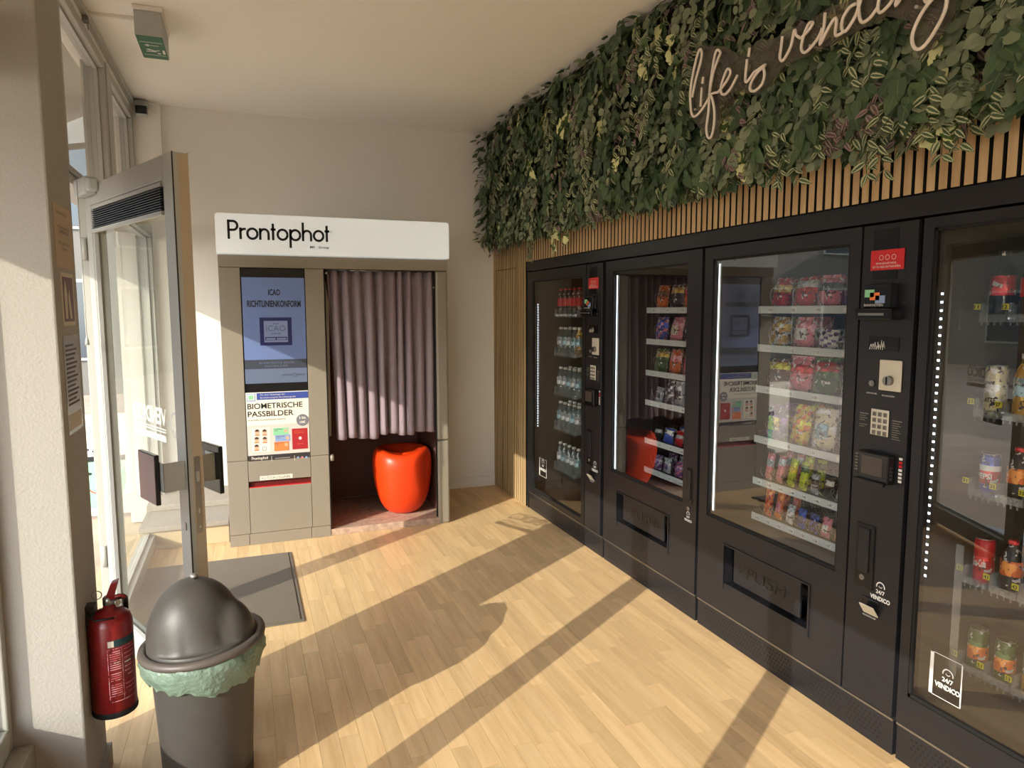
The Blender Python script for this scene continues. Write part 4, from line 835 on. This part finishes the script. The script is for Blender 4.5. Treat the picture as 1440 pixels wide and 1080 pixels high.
tx('EUROPÄISCHE UNION', PX(742), PZ(607, 742), 0.064, 0.006, 'card_orange', pp, py - 0.0014); tx('BUNDESREPUBLIK', PX(748), PZ(630, 748), 0.060, 0.006, 'card_orange', pp, py - 0.0014); tx('REISEPASS', PX(780), PZ(770, 780), 0.036, 0.006, 'card_orange', pp, py - 0.0014)
MB().plate([(0.010 * math.cos(k * math.pi / 3), 0.011 * math.sin(k * math.pi / 3)) for k in range(6)], (PX(818), py - 0.0012, PZ(690, 818)), RX, UZ, 0.0006).build('passport_emblem', 'poster_white', pp)
db = pb('dark_footer', 155, 938, 905, 985, 'dark_bar', 1); prontophot(PX(200), PZ(955, 200), 0.098, py - 0.0013, db, 'poster_white')
tx('www.prontophot.de', PX(490), PZ(950, 490), 0.09, 0.008, 'poster_white', db, py - 0.0014)
for a in (782, 835, 890): MB().plate([(0.0075 * math.cos(k * math.pi / 6), 0.0075 * math.sin(k * math.pi / 6)) for k in range(12)], (PX(a), py - 0.0012, PZ(940, a)), RX, UZ, 0.0005).build('social_icon', 'card_blue' if a != 835 else 'foil_pink', db)
for a in (445, 735): pb('footer_divider', a, a + 4, 912, 978, 'poster_white', 2, db)
lb = box('output_label', 0.063, 0.263, BY - 0.0012, BY, 0.420, 0.447, 'poster_white', bt); tx('FOTOAUSGABE', 0.072, 0.4245, 0.178, 0.017, 'ink_grey', lb, BY - 0.0014)
# curtain
def curtain():
    nx, nz = 130, 26; V = []; ph = random.Random(5); ks = []; x = 0.0
    while x < 1.0: ks.append(x); x += ph.uniform(0.065, 0.115)
    for j in range(nz + 1):
        v = j / nz; 
        for i in range(nx + 1):
            u = i / nx; a = 0
            k = max(q for q in range(len(ks)) if ks[q] <= u); nxt = ks[k + 1] if k + 1 < len(ks) else 1.07
            f = (u - ks[k]) / (nxt - ks[k]); fold = math.sin(f * 2 * math.pi); amp = 0.028 + 0.010 * math.sin(k * 2.1) + 0.010 * v
            side = 0.16 * v * (0.5 - u) * 0.12
            x_ = 0.522 + (0.716 - 0.0) * u + (0.016 * v if u < 0.5 else 0) * (1 - u) + side + 0.010 * math.cos(f * 2 * math.pi) * (0.4 + v)
            zb = 0.650 + 0.010 * math.sin(k * 1.7) + (0.004 if u > 0.45 else -0.008)
            V.append((x_ if u > 0.02 else x_ + 0.01 * v, BY + 0.062 + amp * fold + 0.006 * math.sin(u * 9 + v * 4), 1.766 + (zb - 1.766) * v))
    F = [(j * (nx + 1) + i, (j + 1) * (nx + 1) + i, (j + 1) * (nx + 1) + i + 1, j * (nx + 1) + i + 1) for j in range(nz) for i in range(nx)]
    b = MB(); b.add(V, F, 0, True); o = b.build('curtain', 'curtain_cloth', bt)
    md = o.modifiers.new('thick', 'SOLIDIFY'); md.thickness = 0.002
curtain()
MB().cyl((0.505, BY + 0.062, 1.768), (1.235, BY + 0.062, 1.768), 0.006, 10).build('curtain_rail', 'steel', bt)
for x in (0.515, 1.228): MB().cyl((x, BY + 0.01, 1.745 if x < 1 else 1.66), (x, BY + 0.03, 1.745 if x < 1 else 1.66), 0.006, 10).build('curtain_hook', 'alu', bt)

# red stool
st = thing('stool', 'glossy orange-red moulded plastic stool inside the photo booth below the curtain', 'stool', (1.045, 4.975, 0.045))
prof = [(0.085, 0.0), (0.115, 0.012), (0.150, 0.05), (0.180, 0.11), (0.200, 0.19), (0.212, 0.27), (0.218, 0.34), (0.216, 0.40), (0.205, 0.445), (0.188, 0.468), (0.165, 0.476), (0.14, 0.470), (0.10, 0.448), (0.05, 0.435), (0.004, 0.432)]
def stf(x, y, z):
    a = math.atan2(y, x); q = 1 + 0.035 * math.cos(4 * (a - 0.9)) * min(1, z / 0.2)
    dz = -0.030 * max(0, math.cos(a + 1.75)) ** 3 * max(0, (z - 0.36) / 0.12)
    dent = 1 - 0.17 * math.exp(-((a + 0.75) / 0.33) ** 2) * math.exp(-((z - 0.33) / 0.13) ** 2)
    return (x * q * dent, y * q * dent, z + dz)
o = MB().lathe(prof, (1.045, 4.975, 0.045), 56, fn=stf).build('stool_body', 'orange_plastic', st)
md = o.modifiers.new('s', 'SUBSURF'); md.levels = 1; md.render_levels = 1

# ================================================================== ENTRANCE DOOR
P0 = Vector((-0.202, 2.637, 0)); H0 = Vector((-0.615, 3.530, 0)); DU = (H0 - P0).normalized(); DL = 1.242; KS = (H0 - P0).length / DL; KZ = 0.885; DN = Vector((DU.y, -DU.x, 0))   # DN points to the far face
def D(s, n, z): return P0 + DU * s * KS + DN * n * KZ + Vector((0, 0, z if z < 0.2 else 1.5 + (z - 1.5) * KZ))
DT = 0.065
dr = thing('entrance_door', 'white framed glass entrance door standing open into the room beside the pillar', 'door', tuple(H0))
b = MB()
for s0, s1, z0, z1 in ((0, 0.105, 0.02, 2.10), (DL - 0.09, DL, 0.02, 2.10), (0.105, DL - 0.09, 0.02, 0.13), (0.105, DL - 0.09, 2.005, 2.10)): b.box(s0, s1, 0, DT, z0, z1, T=D)
b.build('door_leaf_frame', 'white_frame', dr, bevel=0.004)
b = MB().box(-0.0006, 0.0, 0.022, DT - 0.002, 0.02, 2.095, T=D).build('edge_profile', 'beige_metal', dr)
b = MB().box(-0.0012, 0.0, 0.001, 0.006, 0.02, 2.10, T=D).box(0.0, DL, 0.06, 0.066, 2.0995, 2.1005, T=D).build('rubber_seal', 'black_rubber', dr)
lk = MB().box(-0.003, 0.0, 0.028, 0.050, 0.62, 0.93, T=D).build('lock_plate', 'steel', dr)
MB().box(-0.008, -0.003, 0.033, 0.045, 0.83, 0.87, T=D).box(-0.0045, -0.003, 0.036, 0.042, 0.70, 0.72, T=D).box(-0.0045, -0.003, 0.036, 0.042, 0.64, 0.65, T=D).build('lock_bolt', 'alu', lk)
g = MB(); g.add([D(0.105, 0.03, 0.13), D(DL - 0.09, 0.03, 0.13), D(DL - 0.09, 0.03, 2.005), D(0.105, 0.03, 2.005)], [(0, 1, 2, 3)]).build('door_pane', 'door_glass', dr)
b = MB()
for s0, s1, z0, z1 in ((0.105, 0.12, 0.13, 2.005), (DL - 0.105, DL - 0.09, 0.13, 2.005), (0.12, DL - 0.105, 0.13, 0.145), (0.12, DL - 0.105, 1.99, 2.005)): b.box(s0, s1, 0.006, 0.024, z0, z1, T=D)
b.build('glazing_bead', 'grey_frame', dr)
# louvre vent
lv = MB().box(0.135, DL - 0.10, -0.002, 0.012, 1.985, 2.0, T=D).box(0.135, DL - 0.10, -0.002, 0.012, 1.875, 1.892, T=D).build('vent_frame', 'white_frame', dr)
for k in range(9):
    z = 1.896 + k * 0.0098; MB().box(0.14, DL - 0.105, 0.0, 0.012, z, z + 0.0045, T=D).build('vent_slat', 'black_steel', lv)
MB().box(0.14, DL - 0.105, 0.012, 0.014, 1.89, 1.985, T=D).build('vent_back', 'black_matte', lv)
# handles on both faces
for sg_, nm, m_ in ((-1, 'door_handle', 'door_red'), (1, 'door_handle', 'black_gloss')):
    n0 = -0.10 if sg_ < 0 else DT + 0.085
    h_ = MB().box(0.06, 0.265, n0, n0 + 0.018, 0.745, 0.945, T=D).build(nm, m_ if sg_ > 0 else 'black_gloss', dr, bevel=0.003)
    if sg_ < 0:
        MB().box(0.064, 0.261, n0 - 0.0008, n0, 0.749, 0.941, T=D).build('handle_face', 'door_red', h_); MB().box(0.02, 0.20, n0 + 0.018, n0 + 0.024, 0.80, 0.915, T=D).box(0.02, 0.03, n0 + 0.018, -0.0005, 0.80, 0.915, T=D).build('handle_bracket', 'grey_frame', h_, bevel=0.002)
    else: MB().box(0.10, 0.20, n0 - 0.006, n0, 0.80, 0.915, T=D).box(0.10, 0.11, DT + 0.0005, n0, 0.80, 0.915, T=D).build('handle_bracket', 'grey_frame', h_, bevel=0.002)
MB().box(0.035, 0.058, -0.004, 0.0, 0.63, 0.66, T=D).build('lock_cylinder', 'steel', dr)
# lettering on the pane, made to be read from the other side
dl = (-DU.x, -DU.y, 0)
def dtxt(s, s0, z, wd, ht, nm='lettering', bold=0.03): return text(s, tuple(D(s0, 0.034, z)), tuple(DU), UZ, wd * KS, ht * KZ, 'white_print', dr, nm, bold)
dtxt('VENDICO', 0.325, 1.015, 0.45, 0.075); 
MB().box(0.33, 0.77, 0.034, 0.0348, 0.945, 0.972, T=D).build('lettering_bar', 'white_print', dr)
for k in range(2): MB().box(0.33, 0.76, 0.034, 0.0346, 0.985 + k * 0.012, 0.990 + k * 0.012, T=D).build('lettering_line', 'white_print', dr)
b = MB(); ribbon(b, arc(0.215 * KS, 1.5 - 0.47 * KZ, 0.046, -20, 200, 16), 0.010, tuple(D(0, 0.034, 0)), tuple(DU), UZ, 0.0006); b.build('emblem', 'white_print', dr); dtxt('24/7', 0.165, 0.975, 0.10, 0.035)
# closer and hinge
MB().box(DL - 0.22, DL - 0.015, -0.05, -0.0005, 2.045, 2.125, T=D).box(DL - 0.26, DL - 0.19, -0.045, -0.0005, 2.055, 2.115, T=D).build('door_closer', 'fixture_grey', dr, bevel=0.008)
MB().cyl(tuple(D(DL + 0.01, -0.012, 1.75)), tuple(D(DL + 0.01, -0.012, 1.86)), 0.011, 12).cyl(tuple(D(DL + 0.01, -0.012, 0.2)), tuple(D(DL + 0.01, -0.012, 0.31)), 0.011, 12).build('hinge', 'white_frame', dr)

# door mat
dm = thing('door_mat', 'grey ribbed entrance mat lying on the beech floor inside the door', 'door mat', (-0.20, 3.93, 0))
MB().box(-0.64, 0.225, 3.41, 4.46, 0.0005, 0.006).build('mat_border', 'mat_border', dm, bevel=0.002)
MB().box(-0.62, 0.205, 3.43, 4.44, 0.006, 0.010).build('mat_pile', 'mat_grey', dm)

# ================================================================== BIN
bx, by = -0.157, 2.33
bn = thing('trash_bin', 'grey plastic waste bin with domed swing lid and green liner in front of the door', 'waste bin', (bx, by, 0))
MB().lathe([(0.128, 0.0), (0.132, 0.012), (0.1385, 0.17), (0.153, 0.42), (0.157, 0.462)], (bx, by, 0), 48).build('bin_body', 'bin_plastic', bn)
tl = math.radians(4); T3 = Matrix.Rotation(-tl, 4, 'Y')
def lid(prof, n=56, fn=None, zc=0.470, cap=False):
    b = MB()
    def g(x, y, z):
        if fn: x, y, z = fn(x, y, z)
        v = T3 @ Vector((x, y, z)); return tuple(v)
    b.lathe(prof, (bx, by, zc), n, fn=g, cap=cap); return b
rl = random.Random(2); off = [rl.uniform(-0.01, 0.01) for _ in range(80)]
def crump(x, y, z):
    a = math.atan2(y, x); k = int((a + math.pi) / (2 * math.pi) * 79) % 80; w = 1 + 0.018 * math.sin(9 * a + z * 60) + 0.014 * math.sin(23 * a - z * 90)
    return (x * w, y * w, z + (off[k] + 0.012 * math.sin(2 * a + 0.5)) * (1 if z < -0.06 else 0.2))
b = lid([(0.170, 0.005), (0.182, -0.012), (0.184, -0.035), (0.180, -0.055), (0.174, -0.075), (0.164, -0.098)], 80, crump); b.build('bin_liner', 'liner_green', bn)
ld = lid([(0.170, -0.012), (0.184, -0.010), (0.187, -0.002), (0.184, 0.008), (0.168, 0.012), (0.162, 0.006)]).build('lid_rim', 'bin_rim', bn)
dome = [(0.162, 0.0)] + [(0.160 * q, 1.0) for q in (1.0, 0.975, 0.94, 0.88, 0.8, 0.7, 0.6, 0.5, 0.4, 0.3, 0.2, 0.1, 0.02)]
def dfn(x, y, z):       # big dome with a lower swing flap shell on its right
    if z == 0.0: return (x, y, 0.004)
    u = 0.934 * x - 0.357 * y; v = 0.357 * x + 0.934 * y
    z1 = math.sqrt(max(0, 0.143 ** 2 - (u + 0.019) ** 2 - v * v)) * 1.28; z2 = math.sqrt(max(0, 0.080 ** 2 - (u - 0.082) ** 2 - v * v)) * 1.35
    return (x, y, 0.018 + max(z1, z2))
dm_ = lid(dome, 64, dfn).build('lid_dome', 'bin_plastic', bn)
md = dm_.modifiers.new('s', 'SUBSURF'); md.levels = 1; md.render_levels = 1
MB().lathe([(0.012, 0.0), (0.012, 0.008), (0.009, 0.012)], (bx - 0.030 + 0.012, by + 0.011, 0.470 + 0.200), 14).build('lid_knob', 'alu', bn)
MB().lathe([(0.1295, 0.001), (0.1335, 0.012), (0.1352, 0.06)], (bx, by, 0), 48, cap=False).build('bin_base_band', 'bin_base_band', bn)  # darker band round the lowest part of the bin

# ================================================================== EXTINGUISHER
ex, ey = -0.414, 2.352
et = thing('fire_extinguisher', 'red fire extinguisher hanging low on the plaster pillar beside the waste bin', 'fire extinguisher', (ex, ey, 0.22))
MB().lathe([(0.045, 0.215), (0.056, 0.218), (0.061, 0.235), (0.061, 0.50), (0.055, 0.520), (0.038, 0.535), (0.018, 0.541), (0.016, 0.555)], (ex, ey, 0), 36).build('cylinder_body', 'exting_red', et)
MB().lathe([(0.062, 0.218), (0.0635, 0.224), (0.062, 0.236)], (ex, ey, 0), 36, cap=False).build('foot_ring', 'black_rubber', et)
MB().lathe([(0.014, 0.553), (0.017, 0.556), (0.017, 0.575), (0.012, 0.580)], (ex, ey, 0), 16).build('valve', 'steel', et)
MB().add([(ex - 0.012, ey - 0.012, 0.565), (ex + 0.012, ey - 0.012, 0.565), (ex + 0.030, ey - 0.014, 0.628), (ex + 0.010, ey - 0.014, 0.622), (ex - 0.012, ey + 0.012, 0.565), (ex + 0.012, ey + 0.012, 0.565), (ex + 0.030, ey + 0.014, 0.628), (ex + 0.010, ey + 0.014, 0.622)], [(0, 1, 2, 3), (7, 6, 5, 4), (0, 4, 5, 1), (1, 5, 6, 2), (2, 6, 7, 3), (3, 7, 4, 0)]).build('carrying_handle', 'exting_red', et, bevel=0.002)
MB().tube([(ex + 0.005, ey - 0.01, 0.575), (ex + 0.03, ey - 0.012, 0.582), (ex + 0.048, ey - 0.012, 0.575)], 0.006, 8).build('squeeze_lever', 'exting_red', et)
MB().tube([(ex - 0.028 + 0.013 * math.cos(a * math.pi / 8), ey - 0.016, 0.592 + 0.013 * math.sin(a * math.pi / 8)) for a in range(17)], 0.0016, 5).build('safety_pin', 'steel', et)
MB().tube(smooth([(ex + 0.012, ey, 0.566), (ex + 0.035, ey + 0.03, 0.562), (ex + 0.035, ey + 0.062, 0.52), (ex + 0.03, ey + 0.066, 0.40), (ex + 0.03, ey + 0.064, 0.27)]), 0.008, 8).build('hose', 'black_rubber', et)
MB().box(-0.4745, -0.45, ey - 0.02, ey + 0.02, 0.50, 0.56).tube([(-0.47, ey - 0.02, 0.545), (ex - 0.03, ey - 0.055, 0.528), (ex + 0.02, ey - 0.05, 0.528)], 0.003, 6).build('wall_bracket', 'black_rubber', et)
MB().cyl((ex + 0.022, ey - 0.022, 0.568), (ex + 0.03, ey - 0.035, 0.568), 0.009, 14).build('pressure_gauge', 'steel', et)
def cyl_patch(a0, a1, z0, z1, r, m, nm, p):
    b = MB(); n = 10; vs = []
    for i in range(n + 1):
        a = math.radians(a0 + (a1 - a0) * i / n); vs += [(ex + r * math.cos(a), ey + r * math.sin(a), z0), (ex + r * math.cos(a), ey + r * math.sin(a), z1)]
    b.add(vs, [(2 * i, 2 * i + 2, 2 * i + 3, 2 * i + 1) for i in range(n)], 0, True); return b.build(nm, m, p)
bnd = cyl_patch(-90, -8, 0.440, 0.462, 0.0613, 'label_teal', 'label_band', et)
cyl_patch(-90, -75, 0.4415, 0.4605, 0.0615, 'paper', 'label_seal', et)
for i, z in enumerate(np.linspace(0.295, 0.425, 20)):
    if i in (5, 10): continue
    cyl_patch(-87, -60, z, z + 0.0022, 0.0614, 'foil_pink', 'label_text_line', et); cyl_patch(-50, -15, z, z + 0.0022, 0.0614, 'foil_pink', 'label_text_line', et) if i % 2 else None
for a0, a1, z0, z1 in ((-92, -10, 0.434, 0.4355), (-92, -10, 0.270, 0.2715), (-92.5, -91, 0.270, 0.4355), (-56, -55, 0.270, 0.4355), (-92, -10, 0.288, 0.2892)): cyl_patch(a0, a1, z0, z1, 0.0614, 'foil_pink', 'label_border', et)

et.location.z += 0.062
# notices on the pillar
def ptxt(s, y, z, wd, ht, m, p): return text(s, (-0.4725, y, z), (0, 1, 0), UZ, wd, ht, m, p)
n1 = thing('notice', 'plain tan paper notice with three short text lines, topmost on the pillar', 'notice', (-0.4745, 2.38, 1.63)); box('paper_sheet', -0.4748, -0.4735, 2.28, 2.485, 1.625, 1.80, 'paper_tan', n1)
for s, y, z, wd in (('VIDEOÜBERWACHT', 2.30, 1.775, 0.13), ('FÜR DIE SICHERHEIT', 2.31, 1.735, 0.14), ('UNSERER KUNDEN', 2.325, 1.722, 0.11), ('BITTE KEINE TIERE', 2.31, 1.690, 0.14), ('DANKE', 2.35, 1.675, 0.06)): text(s, (-0.4733, y, z), (0, 1, 0), UZ, wd, 0.009, 'ink_grey', n1, 'lettering')
n2 = thing('framed_picture', 'small violet picture print with pale border in the middle of the pillar side', 'picture', (-0.4745, 2.39, 1.46)); box('picture_border', -0.4748, -0.4735, 2.310, 2.465, 1.460, 1.612, 'paper', n2); box('picture_print', -0.4735, -0.4728, 2.325, 2.450, 1.472, 1.600, 'picture_violet', n2)
MB().plate([(2.34, 1.48), (2.365, 1.48), (2.372, 1.55), (2.352, 1.592), (2.338, 1.55)], (-0.4728, 0, 0), (0, 1, 0), UZ, 0.0005).plate([(2.395, 1.48), (2.42, 1.48), (2.40, 1.565), (2.385, 1.54)], (-0.4728, 0, 0), (0, 1, 0), UZ, 0.0005).build('pale_figure', 'paper', n2)
n3 = thing('notice', 'grey printed sheet in a glossy clear sleeve, lowest on the pillar side', 'notice', (-0.4745, 2.38, 1.14)); box('paper_sheet', -0.4748, -0.4738, 2.290, 2.475, 1.148, 1.432, 'sleeve_grey', n3)
for i in range(14): box('text_line', -0.4738, -0.4733, 2.31, 2.31 + 0.10 + 0.04 * ((i * 5) % 3) / 2, 1.40 - i * 0.013, 1.406 - i * 0.013, 'ink_grey', n3)
box('pale_block', -0.4738, -0.4733, 2.30, 2.46, 1.16, 1.205, 'paper', n3)

# ceiling exit fixture, trunking, motion sensor
ef = thing('exit_sign', 'small grey emergency light on the ceiling with green escape pictogram underneath', 'exit sign', (-0.36, 4.03, ZC))
MB().box(-0.425, -0.305, 3.87, 4.20, 2.805, ZC - 0.022).build('fixture_body', 'fixture_grey', ef, bevel=0.003); box('ceiling_base', -0.43, -0.30, 3.86, 4.21, ZC - 0.022, ZC - 0.001, 'plaster', ef, bevel=0.004)
gf = box('green_panel', -0.423, -0.307, 3.875, 4.195, 2.8035, 2.8048, 'exit_green', ef); zz = 2.8033
gb = MB()
def under(pts): gb.add([(x, y, zz) for x, y in pts], [tuple(range(len(pts)))])
under([(-0.415, 3.955), (-0.315, 3.955), (-0.315, 3.96), (-0.415, 3.96)]); under([(-0.415, 4.135), (-0.315, 4.135), (-0.315, 4.14), (-0.415, 4.14)])
under([(-0.40, 4.0), (-0.38, 3.985), (-0.38, 4.015)]); under([(-0.38, 3.997), (-0.335, 3.997), (-0.335, 4.003), (-0.38, 4.003)])
under([(-0.40, 4.06), (-0.385, 4.05), (-0.36, 4.07), (-0.34, 4.06), (-0.335, 4.068), (-0.36, 4.08), (-0.385, 4.07)]); under([(-0.40, 4.085), (-0.355, 4.08), (-0.352, 4.088), (-0.40, 4.095)]); under([(-0.325, 4.055), (-0.314, 4.055), (-0.314, 4.11), (-0.325, 4.11)]); under([(-0.35, 4.10), (-0.335, 4.10), (-0.335, 4.115), (-0.35, 4.115)])
gb.build('escape_pictogram', 'white_print', ef)
struct(box('trim_12', -0.655, -0.431, 4.03, 4.048, ZC - 0.016, ZC, 'plaster', bevel=0.002))
ms = thing('motion_sensor', 'small dark motion sensor with grey mount high in the back left corner', 'sensor', (-0.585, YB - 0.08, 2.9))
MB().box(-0.632, -0.548, YB - 0.13, YB - 0.0605, 2.885, 2.93).build('sensor_mount', 'fixture_grey', ms, bevel=0.006); MB().box(-0.622, -0.552, YB - 0.165, YB - 0.10, 2.832, 2.886).build('sensor_head', 'black_gloss', ms, bevel=0.006); box('sensor_lip', -0.62, -0.552, YB - 0.168, YB - 0.10, 2.826, 2.831, 'fixture_grey', ms)
struct(MB().tube(smooth([(-0.655, YB - 0.21, 2.92), (-0.64, YB - 0.1, 2.905), (-0.60, YB - 0.085, 2.925), (-0.55, YB - 0.086, 2.925), (-0.483, YB - 0.086, 2.91)]), 0.004, 6).build('trim_13', 'plaster'))
bk = thing('window_latch', 'small metal window latch bracket on the wall above the transom windows', 'bracket', (-0.65, 3.95, 2.90)); MB().box(-0.6545, -0.625, 3.96, 4.0, 2.868, 2.892).build('latch_plate', 'steel', bk, bevel=0.002); MB().tube([(-0.64, 4.02 + 0.012 * math.cos(a * math.pi / 6), 2.86 + 0.012 * math.sin(a * math.pi / 6)) for a in range(13)], 0.0015, 5).build('latch_ring', 'steel', bk)
ch = thing('blind_chain', 'thin beaded blind chain hanging at the door gap beside the pillar', 'chain', (-0.620, 3.42, 1.3)); MB().tube([(-0.620, 3.42, 2.04), (-0.620, 3.422, 1.6), (-0.620, 3.42, 1.40)], 0.0018, 5).build('chain_cord', 'white_frame', ch); MB().lathe([(0.002, 0.04), (0.007, 0.02), (0.009, 0.0)], (-0.620, 3.42, 1.36), 10).build('chain_weight', 'white_frame', ch)

# ================================================================== OUTSIDE
struct(box('ground', -30, -0.86, -20, 40, -0.25, -0.05, 'paving')).name = 'floor_outside'
aw = thing('awning', 'pale fabric awning sloping down outside the shop front glazing', 'awning', (-1.7, 1.0, -0.05))
MB().add([(-0.815, -2.55, 2.885), (-0.815, 5.6, 2.885), (-1.9, 5.6, 2.31), (-1.9, -2.55, 2.31), (-0.815, -2.55, 2.895), (-0.815, 5.6, 2.895), (-1.9, 5.6, 2.32), (-1.9, -2.55, 2.32)], [(0, 1, 2, 3), (7, 6, 5, 4), (0, 4, 5, 1), (1, 5, 6, 2), (2, 6, 7, 3), (3, 7, 4, 0)]).build('awning_cloth', 'awning_cloth', aw)
MB().box(-1.92, -1.88, -2.55, 5.6, 2.295, 2.34).build('front_bar', 'white_frame', aw)
for yy in (-2.3, 5.4): MB().tube([(-0.82, yy, 2.60), (-1.35, yy, 2.50), (-1.88, yy, 2.31)], 0.02, 8).build('awning_arm', 'grey_frame', aw)
hb = thing('building', 'white apartment building with dark windows seen outside past the open door', 'building', (-6, 16, -0.05))
MB().box(-14.4, 4, 15, 22, -0.05, 8).build('facade', 'facade_white', hb)
for ix in range(9):
    for iz in range(3):
        x = -14 + ix * 2.1; z = 0.6 + iz * 2.4; f = MB().box(x, x + 1.1, 14.95, 15.0, z, z + 1.5).build('window_frame', 'white_frame', hb); box('window_glass', x + 0.06, x + 1.04, 14.93, 14.95, z + 0.06, z + 1.44, 'facade_glass', f)
h2 = thing('building', 'long pale building across the street facing the shop windows', 'building', (-15, 2, -0.05))
MB().box(-20, -15, -14, 40, -0.05, 5.2).build('facade', 'facade_white', h2)
for iy in range(20):
    for iz in range(2):
        y = -13 + iy * 2.5; z = 0.6 + iz * 2.4; f = MB().box(-15.0, -14.95, y, y + 1.3, z, z + 1.4).build('window_frame', 'white_frame', h2); box('window_glass', -14.95, -14.93, y + 0.06, y + 1.24, z + 0.06, z + 1.34, 'facade_glass', f)
# pavement board with a face picture
fbd = thing('advert_board', 'low pavement board printed with a smiling face under a checked cap, outside the door', 'sign', (-1.02, 5.9, -0.05))
MB().box(-1.45, -0.84, 5.9, 5.94, -0.02, 0.74).build('board_panel', 'poster_white', fbd); fy = 5.8992
MB().plate([(0.19 * math.cos(a * math.pi / 12), 0.24 * math.sin(a * math.pi / 12)) for a in range(24)], (-1.06, fy, 0.27), RX, UZ, 0.001).build('printed_face', 'card_green', fbd)
MB().plate([(0.20 * math.cos(a * math.pi / 12), 0.14 * math.sin(a * math.pi / 12)) for a in range(13)], (-1.06, fy - 0.001, 0.42), RX, UZ, 0.001).build('printed_cap', 'white_print', fbd)
MB().box(-1.25, -0.87, fy - 0.003, fy - 0.002, 0.39, 0.43).build('cap_brim', 'hair_black', fbd)
for k in range(10): MB().box(-1.22 + k * 0.034, -1.205 + k * 0.034, fy - 0.003, fy - 0.002, 0.46 + 0.015 * (k % 2), 0.475 + 0.015 * (k % 2)).build('cap_check', 'hair_black', fbd)
for x in (-1.12, -1.0): MB().plate([(0.028 * math.cos(a * math.pi / 6), 0.012 * math.sin(a * math.pi / 6)) for a in range(12)], (x, fy - 0.001, 0.30), RX, UZ, 0.001).build('printed_eye', 'hair_black', fbd)
b = MB(); ribbon(b, arc(-1.06, 0.22, 0.07, 200, 340, 8), 0.008, (0, fy - 0.001, 0), RX, UZ, 0.001); b.build('printed_mouth', 'passport_red', fbd)
